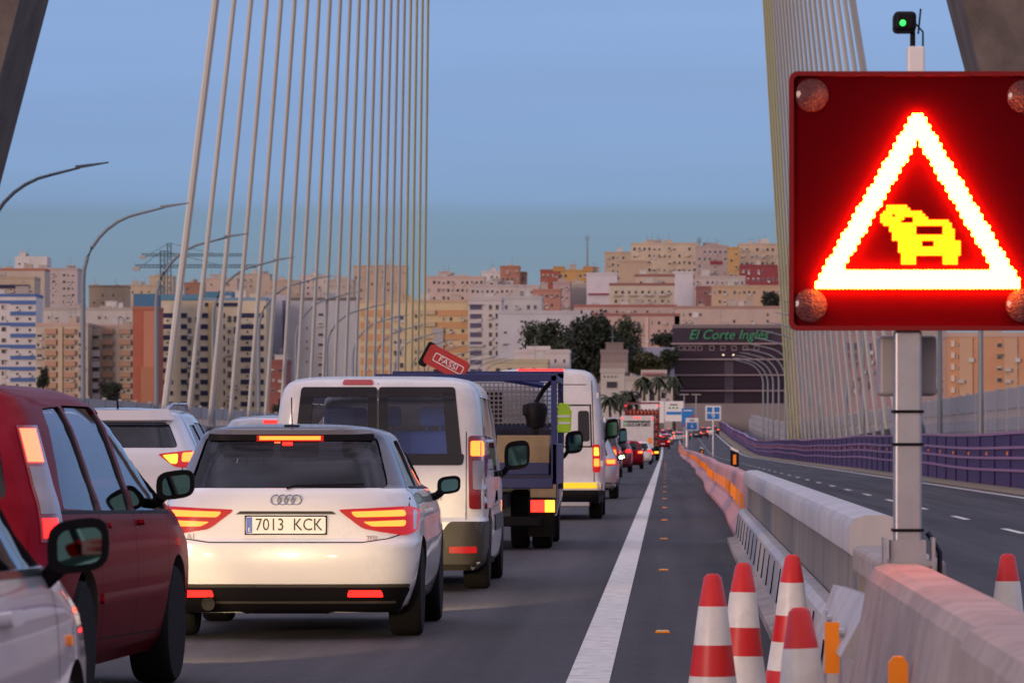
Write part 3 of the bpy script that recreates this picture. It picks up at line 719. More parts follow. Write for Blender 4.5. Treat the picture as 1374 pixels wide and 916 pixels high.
def boolean(o, cutter):
    md = o.modifiers.new('b', 'BOOLEAN'); md.operation = 'DIFFERENCE'; md.solver = 'EXACT'; md.object = cutter
    bpy.context.view_layer.update()
    me = bpy.data.meshes.new_from_object(o.evaluated_get(bpy.context.evaluated_depsgraph_get()))
    o.modifiers.clear(); old = o.data; o.data = me; bpy.data.meshes.remove(old)
def cutobj(vf, par):
    o = link('cutter', vf[0], vf[1], M['interior'], par); bm = bmesh.new(); bm.from_mesh(o.data); bmesh.ops.recalc_face_normals(bm, faces=bm.faces[:]); bm.to_mesh(o.data); bm.free(); return o
def prismvf(poly, a0, a1, ax):
    m = MB().prism(poly, a0, a1, ax); return m.v, m.f
def line_strip(pts, w_):
    """thin ribbon polygon list for seams"""
    out = []
    for i in range(len(pts)-1):
        a, b = Vector(pts[i]), Vector(pts[i+1]); d = (b-a).normalized(); n = Vector((-d.y, d.x))*w_/2
        out.append([tuple(a-n), tuple(b-n), tuple(b+n), tuple(a+n)])
    return out
def mirror_part(par, x, y, z, sg, m, w_=.19, h=.135):
    bm = bmesh.new(); bmesh.ops.create_icosphere(bm, subdivisions=3, radius=1)
    for v in bm.verts:
        c = v.co; c.x = math.copysign(abs(c.x)**.6, c.x)*w_/2; c.z = math.copysign(abs(c.z)**.6, c.z)*h/2; c.y = (c.y*.10 if c.y > 0 else c.y*.0)+(.02*c.x*sg/w_)
        c.z += c.x*sg*.12
    q = MB(); bm.verts.index_update(); q.add([v.co.copy() for v in bm.verts], [[v.index for v in f.verts] for f in bm.faces]); bm.free()
    q.tube([(-sg*w_*.35, .03, -h*.4), (-sg*w_*.55, .05, -h*.62), (-sg*(w_*.5+.07), .06, -h*.75)], [.03, .028, .03], 8)
    o = q.build('mirror', m, par, True, (x+sg*w_/2, y, z))
    gpl = rrect(w_*.03*sg, -h*.02, w_*.36, h*.33, .03)
    MB().add([(a, -.008, b+a*sg*.12) for a, b in gpl], [tuple(range(len(gpl)))]).build('mirror_glass', M['mirror'], o, fix=False)
    return o
def seat(par, x, y, m, name='seat', zb=.45, h=.62):
    q = MB().box(x-.24, x+.24, y-.05, y+.08, zb, zb+h, bev=.045).box(x-.24, x+.24, y, y+.5, zb-.12, zb+.05, bev=.04)
    q.tube([(x-.06, y, zb+h-.02), (x-.06, y, zb+h+.08)], .008, 5).tube([(x+.06, y, zb+h-.02), (x+.06, y, zb+h+.08)], .008, 5)
    o = q.build(name, m, par, True); MB().box(x-.13, x+.13, y-.05, y+.05, zb+h+.04, zb+h+.22, bev=.04).build('headrest', m, o, True); return o
def headlights(par, xs, y, z, e=90):
    for x in xs:
        l = bpy.data.lights.new('headlight_beam', 'SPOT'); l.energy = e; l.color = (1, .74, .38); l.spot_size = R(36); l.spot_blend = .35; l.shadow_soft_size = .07
        o = bpy.data.objects.new('headlight_beam', l); COL.objects.link(o); o.parent = par; o.location = (x, y+.06, z); o.rotation_euler = (R(77), 0, 0)
        MB().lathe([(.11, 0), (.10, .03), (.05, .05)], 16, ax='y', c=(x, y-.01, z)).build('headlight', M['headlamp'], par, True)
M['headlamp'] = emit('headlight_lens', (1, .8, .5), 6)

def car(name, label, cat, rows, paint, loc, rz=0, W=None, rw=.3, ry=.75, fy=3.2, wt=.2, rearwin=None, sidewins=(), screen=None, zroof=None, roofm=None, bulge=.05, taper=.05, detail=True, glass='glass_dark', seats='interior', darkrear=None, group=None, sub=4, rearsplit=None, seatrows=(1.3, 2.1), cavz=.5, wrows=None, sill=True, lining=None):
    t = thing(name, label, cat, loc, rz, group)
    B = Body(rows, sub if detail else 3, bulge, taper, 6 if detail else 4)
    b = mk('body', B.loft(), [paint, M['interior'], roofm or paint], t, ang=50)
    hwm = max(r[1] for r in rows)
    if detail:
        T2 = []; ztop = rows[-1][0]-.045
        for r in B.T:
            if r[0] < cavz or r[0] > ztop: continue
            T2.append([r[0], max(.1, r[1]-.045), r[2]+.06, r[3]-.06, r[4], r[5]])
        if zroof is None: zroof = 99
        c = cutobj(B.loft(np.array(T2)), t); c.data.materials.clear(); c.data.materials.append(M['interior']); boolean(b, c); bpy.data.objects.remove(c)
        cuts = []
        for w_ in (rearwin or ()): cuts.append(prismvf(rnd_poly(w_, .05), -1, 1.2, 'y'))
        for w_ in sidewins: cuts.append(prismvf(rnd_poly(w_, .04), -2, 2, 'x'))
        if screen: cuts.append(prismvf(rnd_poly(screen, .06), 1.9, 6.2, 'y'))
        for v in cuts: c = cutobj(v, t); boolean(b, c); bpy.data.objects.remove(c)
        for yy_ in (ry, fy):
            for sg in (-1, 1):
                v = MB().lathe([(rw+.055, 0), (rw+.055, .36)], 36, ax='x', c=(hwm-.30 if sg > 0 else -hwm-.06, yy_, rw)); c = cutobj((v.v, v.f), t); boolean(b, c); bpy.data.objects.remove(c)
        # colour slots: paint outside, lining within the wheel wells and cabin
        me = b.data
        me.materials.clear()
        for mm in (paint, lining or M['interior'], roofm or paint): me.materials.append(mm)
        for p in me.polygons:
            c = p.center; h = B.half(min(max(c.z, rows[0][0]), rows[-1][0]))
            y = c.y; xs_ = float(np.interp(y, np.maximum.accumulate(h[:, 1]), h[:, 0])) if h[0, 1]-.02 <= y <= h[-1, 1]+.02 else 0
            i = int(np.argmax(h[:, 0])); yr_ = float(np.interp(abs(c.x), np.maximum.accumulate(h[:i+1, 0]), h[:i+1, 1]))
            hz = B.half(min(c.z+.02, rows[-1][0]))
            inner = abs(c.x) < xs_-.02 and y > yr_+.035 and y < h[-1, 1]-.035 and c.z < rows[-1][0]-.04 and p.normal.z < .95
            # roof-like surfaces are outer when facing up
            if inner and p.normal.dot(Vector((c.x, 0, c.z-.8)).normalized()) > .5 and c.z > 1 and p.normal.z > .3: inner = False
            p.material_index = 1 if (inner or (abs(abs(c.x)) > hwm-.31 and any((y-q)**2+(c.z-rw)**2 < (rw+.054)**2 for q in (ry, fy)))) else (2 if roofm and c.z > zroof else 0)
        autosmooth(b, 35)
    lift = -.012 if detail else .005
    th = 0 if detail else .01
    gm = M[glass] if detail else M['darkglass']
    for w_ in (rearwin or ()): mk('rear_window', patch(B.rear, w_, lift, th, .07, .05), gm, t)
    for w_ in sidewins:
        for sg in (-1, 1): mk('side_window', patch(lambda a, b_, sg=sg: B.side(a, b_, sg), w_, lift, th, .08, .04), gm, t)
    if screen and detail:
        def fr(x, z): q = B.half(z); i = int(np.argmin(q[:, 0][len(q)//2:]))+len(q)//2; xs = q[::-1, 0]; m_ = int(np.argmax(xs)); return Vector((x, float(np.interp(abs(x), np.maximum.accumulate(xs[:m_+1]), q[::-1, 1][:m_+1])), z))
        mk('windscreen', patch(fr, screen, -.012, 0, .09, .06), M['glass'], t)
    for sx in (-1, 1):
        for y in (ry, fy): wheel_parts(t, sx*(hwm-wt/2-.015), y, rw, wt, rw*.66)
    if detail:
        for y in seatrows:
            for x in ((-.38, .38) if y != seatrows[0] else (-.42, 0, .42)): seat(t, x, y, M[seats], zb=cavz-.0+.02)
        mb = MB().box(-hwm*.8, hwm*.8, (fy-.55), fy-.15, cavz+.1, .93, bev=.05).build('dashboard', M['interior'], t)
    return t, B
def lightpair(t, B, rear_poly, side_poly, mats, name='tail_light', off=.006, r=.02, sides=(-1, 1), inner=None, innerm=None, th=.02):
    for sg in sides:
        parts = [patch(B.rear, [(sg*a, b) for a, b in rear_poly][::sg], off, th, .03, r)]
        if side_poly: parts.append(patch(lambda a, b_, sg=sg: B.side(a, b_, sg), side_poly, off, th, .03, r))
        o = mk(name, merge(*parts), mats, t)
        for k, pl in enumerate(inner or ()):
            m_ = innerm[k] if isinstance(innerm, (list, tuple)) else innerm
            mk('lamp', patch(B.rear, [(sg*a, b) for a, b in pl][::sg], off+.004, .004, .03, r*.6), m_, o)
def plate(t, B, xc, zc, txt=None, w_=.26, h=.055, dy=-.012):
    y = B.rear(xc, zc).y+dy
    p = MB().box(xc-w_-.008, xc+w_+.008, y, y+.012, zc-h-.008, zc+h+.008).build('number_plate', M['black'], t)
    MB().prism(rrect(xc, zc, w_, h, .01), y-.004, y-.0005, 'y').build('plate_face', M['plate'], p)
    if txt:
        MB().box(xc-w_+.003, xc-w_+.042, y-.0065, y-.0045, zc-h+.004, zc+h-.004).build('blue_band', M['plate_blue'], p)
        text(txt, .112, M['ink'], p, (xc+.02, y-.006, zc+.0), name='plate_number', sx=.86, ext=.001)
        text('E', .035, M['plate_white'] if 'plate_white' in M else M['plate'], p, (xc-w_+.022, y-.008, zc-.03), name='country_letter', ext=.001)
    return p
def seam(t, surf, lines, w_=.007, name='panel_gap', m=None):
    ps = [patch(surf, q, .0015, 0, .06) for l in lines for q in line_strip(l, w_)]
    return mk(name, merge(*ps), m or M['black'], t, False)

# ---- the white hatchback in the middle
rows = [(.17, .74, .16, 3.7, .22, .3), (.22, .80, .08, 3.82, .22, .35), (.36, .85, .02, 3.92, .22, .4), (.50, .868, .0, 3.95, .24, .42), (.62, .872, .005, 3.95, .24, .42), (.66, .868, .05, 3.94, .24, .42), (.80, .855, .07, 3.88, .26, .45), (.88, .835, .085, 3.7, .28, .45),
        (.955, .80, .12, 3.2, .28, .4), (.99, .765, .17, 2.95, .26, .35), (1.06, .735, .235, 2.82, .24, .3), (1.18, .69, .33, 2.58, .22, .3), (1.28, .645, .40, 2.32, .2, .3), (1.33, .613, .40, 2.15, .18, .3), (1.352, .585, .39, 2.0, .18, .3), (1.372, .535, .42, 1.85, .2, .25), (1.388, .46, .50, 1.7, .2, .2), (1.399, .35, .66, 1.5, .18, .15), (1.405, .22, .8, 1.4, .1, .1), (1.408, .08, .95, 1.3, .03, .03)]
A1X = (383-893)/206.
t, B = car('hatchback_car', 'small white hatchback with grey roof, braking in the middle of the picture', 'car', rows, M['white_car'], (A1X, 29.1, 0), 0, rw=.305, ry=.74, fy=3.2, wt=.215,
           rearwin=[[(-.66, .985), (.66, .985), (.565, 1.325), (-.565, 1.325)]], sidewins=[[(.75, 1.0), (1.55, .98), (1.55, 1.30), (1.05, 1.29)], [(1.62, .98), (2.62, .98), (2.1, 1.29), (1.62, 1.30)]], screen=[(-.62, 1.0), (.62, 1.0), (.5, 1.29), (-.5, 1.29)], zroof=.985, roofm=M['grey_roof'], seatrows=(1.15, 2.0))
A1 = t
lightpair(t, B, [(.335, .845), (.80, .865), (.84, .84), (.84, .70), (.77, .675), (.50, .72)], None, M['brake_edge'], inner=[[(.42, .83), (.76, .84), (.77, .80), (.45, .795)], [(.50, .765), (.77, .775), (.765, .735), (.56, .735)]], innerm=[M['brake_hot'], M['brake_hot']], r=.03)
plate(t, B, .0, .745, '7013  KCK')
sp = mk('rear_spoiler', patch(B.rear, [(-.55, 1.340), (.55, 1.340), (.52, 1.358), (-.52, 1.358)], .010, .02, .05, .008), M['grey_roof'], t)
mk('window_band', patch(B.rear, [(-.55, 1.295), (.55, 1.295), (.54, 1.336), (-.54, 1.336)], .008, .02, .05, .01), M['black'], t)
mk('brake_lens', patch(B.rear, [(-.22, 1.290), (.22, 1.290), (.22, 1.333), (-.22, 1.333)], .012, .012, .04), M['brake_edge'], sp)
mk('recess_shade', patch(B.rear, [(-.33, .815), (.33, .815), (.30, .835), (-.30, .835)], .003, .004, .04, .008), M['bumper'], t)  # dark strip laid on as the shade of the handle recess
mk('brake_lamp', patch(B.rear, [(-.20, 1.300), (.20, 1.300), (.20, 1.326), (-.20, 1.326)], .02, .012, .04), M['brake_hot'], sp)
mk('brake_lamp', patch(B.rear, [(-.05, 1.265), (.015, 1.265), (.015, 1.285), (-.05, 1.285)], .005, .012, .04), M['brake'], t)
mk('diffuser', patch(B.rear, [(-.80, .345), (.80, .345), (.72, .18), (.3, .19), (.25, .165), (-.25, .165), (-.3, .19), (-.72, .18)], .012, .03, .04, .03), M['black'], t)
mk('diffuser_lip', merge(patch(B.rear, [(-.79, .362), (.79, .362), (.79, .345), (-.79, .345)], .016, .02, .05), patch(B.rear, [(-.5, .255), (.7, .255), (.7, .243), (-.5, .243)], .022, .02, .05)), M['bumper'], t)
for x0, x1 in ((.40, .63), (-.66, -.47)): mk('fog_reflector', patch(B.rear, [(x0, .285), (x1, .285), (x1-.01, .325), (x0+.01, .325)], .02, .02, .05, .01), M['brake'], t)
MB().lathe([(.036, -.01), (.045, -.012), (.045, .12), (.036, .12), (.036, .0)], 20, ax='y', c=(-.50, .0, .235)).build('exhaust_pipe', M['black'], t, True)
for k in range(4):
    v = MB(); R_, r_ = .032, .0055
    pts = [(R_*cos(a*pi/12), 0, R_*sin(a*pi/12)) for a in range(25)]
    v.tube(pts, r_, 6, cap=False); v.build('badge_ring', M['chrome'], t, True, (-.066+k*.044, B.rear(0, .91).y-.01, .91))
text('TFSI', .04, M['badge'], t, (.56, B.rear(.56, .655+.0).y-.012, .66), name='badge_lettering', ext=.002)
text('A1', .05, M['badge'], t, (-.62, B.rear(.62, .665).y-.012, .67), name='badge_lettering', ext=.002)
seam(t, B.rear, [[(-.80, .70), (-.66, .655), (-.5, .632), (.5, .632), (.66, .655), (.80, .70)], [(-.79, .86), (-.79, .98)], [(.79, .86), (.79, .98)]])
seam(t, lambda a, b: B.side(a, b, 1), [[(1.55, .98), (1.4, .7), (1.45, .3)], [(2.75, .95), (2.78, .3)], [(1.45, .3), (2.78, .3)]])
mk('window_trim', merge(*[patch(lambda a, b, sg=sg: B.side(a, b, sg), q, .003, .004, .06) for sg in (-1, 1) for q in line_strip([(.72, .985), (2.66, .965)], .014)]), M['black'], t)
MB().box(-.05, .05, .5, .6, 1.375, 1.40, bev=.006).tube([(0, .55, 1.39), (0, .50, 1.58)], .004, 5).build('aerial', M['black'], t)
MB().tube([(.0, .14, .985), (.05, .17, 1.0), (.5, .20, 1.01)], .009, 6).build('wiper', M['black'], t)
for sg in (-1, 1): mirror_part(t, sg*.865, 2.45, .985, sg, M['black'], .165, .125)
mk('door_handle', patch(lambda a, b: B.side(a, b, 1), [(1.62, .80), (1.82, .80), (1.82, .83), (1.62, .83)], .03, .03, .05, .012), M['white_car'], t)
headlights(t, (-.62, .62), 3.9, .65, 650)

# ---- pale van behind it in the queue
rows = [(.18, .86, .10, 4.55, .12, .3), (.24, .92, .02, 4.68, .14, .35), (.40, .945, .0, 4.76, .16, .4), (.60, .952, .0, 4.8, .16, .45), (.64, .945, .045, 4.8, .16, .45), (.85, .947, .05, 4.68, .14, .5), (1.0, .945, .06, 4.4, .14, .5), (1.12, .94, .07, 3.95, .14, .45), (1.3, .93, .08, 3.62, .14, .4), (1.5, .91, .09, 3.3, .14, .4), (1.66, .885, .105, 3.0, .15, .35), (1.75, .855, .13, 2.85, .16, .3), (1.80, .815, .16, 2.7, .16, .3), (1.835, .75, .22, 2.55, .18, .3), (1.855, .64, .34, 2.4, .2, .3), (1.866, .45, .6, 2.2, .15, .2), (1.87, .15, .9, 1.9, .05, .05)]
EX = -2.49
t, B = car('passenger_van', 'boxy white van with two dark rear windows and dusty grey bumper ahead of the hatchback', 'van', rows, M['white_van'], (EX, 38.6, 0), 0, rw=.33, ry=.95, fy=3.95, wt=.225,
           rearwin=[[(-.64, 1.17), (-.06, 1.17), (-.06, 1.70), (-.58, 1.70)], [(.06, 1.17), (.64, 1.17), (.58, 1.70), (.06, 1.70)]], sidewins=[[(.35, 1.14), (1.55, 1.14), (1.55, 1.68), (.45, 1.68)], [(1.65, 1.14), (2.6, 1.14), (2.6, 1.68), (1.65, 1.68)], [(2.7, 1.14), (3.6, 1.12), (3.0, 1.64), (2.7, 1.66)]], screen=[(-.78, 1.17), (.78, 1.17), (.66, 1.72), (-.66, 1.72)], seats='seat_blue', glass='glass', seatrows=(1.3, 2.5), bulge=.04, cavz=.75, lining=mat('van_lining', (.60, .56, .55), .8))
VAN = t
for poly in ([(-.70, 1.10), (-.02, 1.10), (-.02, 1.17), (-.72, 1.17)], [(-.02, 1.10), (-.02, 1.765), (-.06, 1.765), (-.06, 1.10)], ): pass
sur = [patch(B.rear, q, .006, .01, .05, .03) for q in ([(-.735, 1.09), (-.006, 1.09), (-.006, 1.19), (-.75, 1.19)], [(-.64, 1.68), (-.006, 1.68), (-.006, 1.765), (-.66, 1.765)], [(-.735, 1.09), (-.61, 1.09), (-.555, 1.765), (-.665, 1.765)], [(-.085, 1.09), (-.006, 1.09), (-.006, 1.765), (-.085, 1.765)])]
sur2 = [patch(B.rear, [(-a, b) for a, b in q][::-1], .006, .01, .05, .03) for q in ([(-.735, 1.09), (-.006, 1.09), (-.006, 1.19), (-.75, 1.19)], [(-.64, 1.68), (-.006, 1.68), (-.006, 1.765), (-.66, 1.765)], [(-.735, 1.09), (-.61, 1.09), (-.555, 1.765), (-.665, 1.765)], [(-.085, 1.09), (-.006, 1.09), (-.006, 1.765), (-.085, 1.765)])]
mk('window_surround', merge(*sur), M['darkglass'], t); mk('window_surround', merge(*sur2), M['darkglass'], t)
lightpair(t, B, [(.78, 1.345), (.935, 1.345), (.955, .71), (.79, .71)], None, M['lens_off'], inner=[[(.80, 1.30), (.90, 1.30), (.905, 1.17), (.80, 1.17)], [(.815, 1.13), (.90, 1.13), (.92, .88), (.82, .88)]], innerm=[M['brake_hot'], M['lens_clear']], r=.03)
mk('brake_lamp', patch(B.rear, [(-.31, 1.785), (-.04, 1.785), (-.05, 1.822), (-.30, 1.822)], .012, .015, .04, .015), M['lens_red'], t)
mk('rear_bumper', merge(patch(B.rear, [(-.94, .60), (-.62, .60), (-.56, .44), (.50, .44), (.62, .60), (.94, .60), (.92, .19), (-.92, .19)], .012, .03, .05, .03), *[patch(lambda a, b, sg=sg: B.side(a, b, sg), [(.08, .22), (.60, .22), (.66, .45), (.62, .60), (.08, .60)], .010, .02, .05, .03) for sg in (-1, 1)]), M['bumper'], t)
mk('fog_lamp', patch(B.rear, [(.62, .335), (.84, .335), (.84, .39), (.62, .39)], .03, .02, .05, .01), M['brake_edge'], t)
seam(t, B.rear, [[(0, .45), (0, 1.86)], [(-.76, .62), (-.76, 1.36)], [(.765, .62), (.765, 1.38)]])
seam(t, lambda a, b: B.side(a, b, 1), [[(1.6, .35), (1.6, 1.72)], [(2.65, .3), (2.65, 1.72)], [(.3, 1.05), (1.6, 1.05)], [(3.7, .3), (3.65, 1.1)]])
for y in (1.75, 2.5, 3.45): mk('door_handle', patch(lambda a, b: B.side(a, b, 1), [(y, .98), (y+.2, .98), (y+.2, 1.03), (y, 1.03)], .035, .035, .05, .015), M['black'], t)
mk('side_moulding', patch(lambda a, b: B.side(a, b, 1), [(1.7, .50), (3.6, .50), (3.6, .64), (1.7, .64)], .014, .02, .08, .02), M['bumper'], t)
text('EXPERT', .055, M['badge'], t, (.47, B.rear(.47, .80).y-.01, .80), name='badge_lettering')
for sg in (-1, 1): mirror_part(t, sg*.98, 3.25, 1.17, sg, M['black'], .24, .27)
plate(t, B, -.38, .78, None)
headlights(t, (-.72, .72), 4.75, .75, 110)
seam(t, B.rear, [[(0.02, 1.895), (0.02, 1.9)]])

# ---- white crossover in the left lane
rows = [(.22, .82, .10, 4.2, .2, .3), (.30, .88, .02, 4.32, .2, .35), (.5, .905, .0, 4.4, .24, .4), (.7, .91, .0, 4.41, .26, .45), (.9, .905, .03, 4.3, .3, .45), (1.05, .895, .06, 3.9, .32, .45), (1.16, .87, .11, 3.4, .32, .4), (1.24, .83, .17, 3.15, .3, .35), (1.36, .77, .26, 2.9, .28, .3), (1.5, .70, .36, 2.6, .25, .3), (1.58, .65, .37, 2.4, .22, .3), (1.62, .58, .40, 2.2, .2, .3), (1.64, .48, .55, 2.0, .2, .2), (1.655, .2, .9, 1.7, .1, .1)]
SUVROWS = rows
t, B = car('crossover_car', 'white crossover with roof rails and amber-red tail light in the left lane', 'car', rows, M['white_car2'], (-5.72, 46, 0), 0, rw=.34, ry=.85, fy=3.5, wt=.225,
           rearwin=[[(-.68, 1.235), (.68, 1.235), (.56, 1.50), (-.56, 1.50)]], sidewins=[[(.75, 1.22), (1.5, 1.12), (1.5, 1.48), (1.0, 1.47)], [(1.56, 1.12), (2.3, 1.10), (2.3, 1.50), (1.56, 1.50)], [(2.36, 1.10), (3.1, 1.10), (2.6, 1.47), (2.36, 1.50)]], screen=[(-.7, 1.2), (.7, 1.2), (.55, 1.5), (-.55, 1.5)], seatrows=(1.3, 2.2), cavz=.6)
lightpair(t, B, [(.48, 1.17), (.895, 1.22), (.895, 1.02), (.66, 1.04)], [(.20, 1.19), (.42, 1.17), (.36, 1.09), (.20, 1.04)], M['brake_edge'], inner=[[(.53, 1.155), (.68, 1.17), (.68, 1.07), (.62, 1.07)], [(.72, 1.18), (.86, 1.19), (.86, 1.09), (.72, 1.09)]], innerm=[M['amber_lit'], M['brake_hot']], r=.03)
plate(t, B, 0, .82, None)
mk('rear_bumper', patch(B.rear, [(-.86, .48), (.86, .48), (.82, .25), (-.82, .25)], .01, .02, .06, .03), M['black'], t)
mk('rear_spoiler', patch(B.rear, [(-.60, 1.50), (.60, 1.50), (.54, 1.60), (-.54, 1.60)], .05, .05, .06, .02), M['white_car2'], t)
for sg in (-1, 1):
    mirror_part(t, sg*.88, 2.85, 1.13, sg, M['white_car2'])
    MB().tube([(sg*.52, .55, 1.63), (sg*.56, .75, 1.69), (sg*.57, 2.0, 1.70), (sg*.55, 2.35, 1.63)], .018, 6).build('roof_rail', M['silver_car'], t, True)
MB().tube([(-.0, .7, 1.65), (-.0, .6, 1.85)], [.012, .006], 6).build('aerial', M['black'], t)
text('ix35', .07, M['badge'], t, (.60, B.rear(.6, .93).y-.01, .93), name='badge_lettering')
seam(t, B.rear, [[(-.74, 1.2), (-.72, .7), (-.6, .5), (.6, .5), (.72, .7), (.74, 1.2)]])
seam(t, lambda a, b: B.side(a, b, 1), [[(1.5, 1.1), (1.35, .9), (1.4, .4)], [(2.33, 1.1), (2.33, .35)]])

# ---- dark red people carrier at the left
rows = [(.19, .80, .12, 4.25, .15, .3), (.27, .86, .03, 4.36, .18, .35), (.45, .895, .0, 4.44, .2, .4), (.62, .905, .0, 4.46, .2, .45), (.75, .90, .05, 4.42, .2, .45), (.9, .885, .08, 4.1, .2, .45), (.99, .865, .10, 3.7, .2, .42), (1.08, .83, .13, 3.45, .2, .4), (1.2, .79, .17, 3.2, .2, .35), (1.35, .735, .24, 2.9, .2, .3), (1.45, .68, .31, 2.65, .2, .3), (1.50, .63, .33, 2.45, .18, .3), (1.535, .56, .36, 2.25, .16, .25), (1.555, .45, .5, 2.05, .15, .2), (1.565, .2, .9, 1.7, .08, .1)]
rz = -R(3.0)
t, B = car('people_carrier_car', 'dark red people carrier with tall glowing tail light on the left side', 'car', rows, M['red_car'], (-2.785-.90, 20.4, 0), rz, rw=.315, ry=.85, fy=3.55, wt=.215,
           rearwin=[[(-.66, 1.02), (.66, 1.02), (.56, 1.44), (-.56, 1.44)]], sidewins=[[(.50, .97), (1.3, .95), (1.3, 1.455), (.84, 1.44)], [(1.36, .95), (2.2, .93), (2.2, 1.46), (1.36, 1.46)], [(2.28, .93), (3.3, .93), (2.72, 1.38), (2.28, 1.455)]], screen=[(-.7, 1.05), (.7, 1.05), (.56, 1.44), (-.56, 1.44)], seatrows=(1.4, 2.3), glass='glass_dark')
RED = t
for sg in (-1, 1):
    def wrap(z0, z1, off=.008, sg=sg, xin=.06, yout=.25):
        nz_ = max(2, int((z1-z0)/.03)); V = []; F = []; K = 9
        for j in range(nz_+1):
            z = z0+(z1-z0)*j/nz_; h = B.half(z); i1 = int(np.argmax((h[:, 1] > B.row(z)[2]+yout))); i0 = int(np.argmax(h[:, 0] > h[i1, 0]-xin-.004))
            seg = h[i0:i1+1]; dl = np.r_[0, np.cumsum(np.hypot(*np.diff(seg, axis=0).T))]; u = np.linspace(0, dl[-1], K)
            X_ = np.interp(u, dl, seg[:, 0]); Y_ = np.interp(u, dl, seg[:, 1]); dx = np.gradient(X_); dy = np.gradient(Y_); ln = np.hypot(dx, dy)
            for k in range(K): V.append((sg*(X_[k]+dy[k]/ln[k]*off), Y_[k]-dx[k]/ln[k]*off, z))
            for k in range(K): V.append((sg*(X_[k]-dy[k]/ln[k]*.015), Y_[k]+dx[k]/ln[k]*.015, z))
        for j in range(nz_):
            a_ = j*2*K; b2 = a_+2*K
            ring = list(range(K))+list(range(2*K-1, K-1, -1))
            for k in range(2*K): F.append((a_+ring[k], a_+ring[(k+1) % (2*K)], b2+ring[(k+1) % (2*K)], b2+ring[k]))
        for j in (0, nz_): F.append(tuple(j*2*K+r_ for r_ in list(range(K))+list(range(2*K-1, K-1, -1))))
        return V, F
    o = mk('tail_light', wrap(.82, 1.36), M['lens_off'], t)
    mk('lamp', wrap(1.19, 1.345, .013, sg, .045, .22), M['brake_pink'], o); mk('clear_lens', wrap(.95, 1.17, .013, sg, .045, .22), M['lens_clear'], o); mk('lamp', wrap(.84, .93, .013, sg, .045, .22), M['brake'], o)
    mirror_part(t, sg*.87, 3.0, 1.06, sg, M['black'], .2, .15)
seam(t, lambda a, b: B.side(a, b, 1), [[(1.33, 1.0), (1.2, .8), (1.3, .33)], [(2.24, 1.0), (2.24, .3)], [(3.25, .98), (3.2, .3)], [(1.3, .33), (3.2, .3)]])
seam(t, lambda a, b: B.side(a, b, 1), [[(.5, .9), (3.4, .86)]], .012, 'crease', M['red_car'])
for y in (1.4, 2.35): mk('door_handle', patch(lambda a, b: B.side(a, b, 1), [(y, .86), (y+.2, .86), (y+.2, .89), (y, .89)], .03, .03, .05, .012), M['red_car'], t)
mk('side_moulding', patch(lambda a, b: B.side(a, b, 1), [(1.25, .50), (3.1, .50), (3.1, .55), (1.25, .55)], .012, .02, .08, .015), M['red_car'], t)
mk('window_trim', merge(*[patch(lambda a, b, sg=sg: B.side(a, b, sg), q, .003, .004, .06) for sg in (-1, 1) for q in line_strip([(.42, .955), (3.35, .915)], .016)]), M['black'], t)
plate(t, B, 0, .72, None); headlights(t, (-.68, .68), 4.4, .68, 420)

# ---- nearest white hatchback, lower left corner
rows = [(.18, .76, .12, 3.6, .2, .3), (.27, .82, .03, 3.75, .2, .35), (.45, .848, .0, 3.85, .22, .4), (.65, .852, .0, 3.88, .22, .45), (.78, .845, .03, 3.80, .22, .5), (.88, .83, .07, 3.5, .24, .5), (.94, .80, .10, 3.2, .24, .45), (1.02, .765, .14, 2.98, .22, .4), (1.15, .72, .2, 2.72, .22, .3), (1.3, .66, .28, 2.38, .2, .3), (1.38, .61, .32, 2.15, .2, .3), (1.42, .54, .4, 1.95, .2, .25), (1.44, .4, .6, 1.8, .15, .2), (1.45, .15, .9, 1.5, .05, .05)]
NX = -1.69-.85
t, B = car('compact_car', 'nearest white hatchback cropped by the lower left corner, black door mirror', 'car', rows, M['white_car2'], (NX, 9.75, 0), 0, rw=.3, ry=.7, fy=3.12, wt=.2,
           rearwin=[[(-.6, .98), (.6, .98), (.5, 1.32), (-.5, 1.32)]], sidewins=[[(.72, .96), (1.45, .94), (1.45, 1.31), (1.0, 1.30)], [(1.52, .94), (2.78, .93), (2.2, 1.28), (1.52, 1.32)]], screen=[(-.62, 1.0), (.62, 1.0), (.5, 1.32), (-.5, 1.32)], seatrows=(1.1, 1.95))
for sg in (-1, 1): mirror_part(t, sg*.83, 2.62, .99, sg, M['black'], .17, .15)
lightpair(t, B, [(.6, .98), (.8, .98), (.82, .75), (.66, .75)], None, M['brake_edge'])
seam(t, lambda a, b: B.side(a, b, 1), [[(2.72, .92), (2.72, .3)], [(1.48, .92), (1.5, .3)]])
mk('door_handle', patch(lambda a, b: B.side(a, b, 1), [(1.65, .80), (1.85, .80), (1.85, .84), (1.65, .84)], .035, .035, .05, .015), M['white_car2'], t)
mk('side_indicator', patch(lambda a, b: B.side(a, b, 1), [(2.92, .70), (2.98, .70), (2.98, .73), (2.92, .73)], .01, .012, .05, .01), M['amber'], t)
mk('window_trim', merge(*[patch(lambda a, b, sg=sg: B.side(a, b, sg), q, .003, .004, .06) for sg in (-1, 1) for q in line_strip([(.6, .945), (2.85, .915)], .02)]), M['black'], t)
headlights(t, (-.6, .6), 3.75, .65, 120); plate(t, B, 0, .6, None)

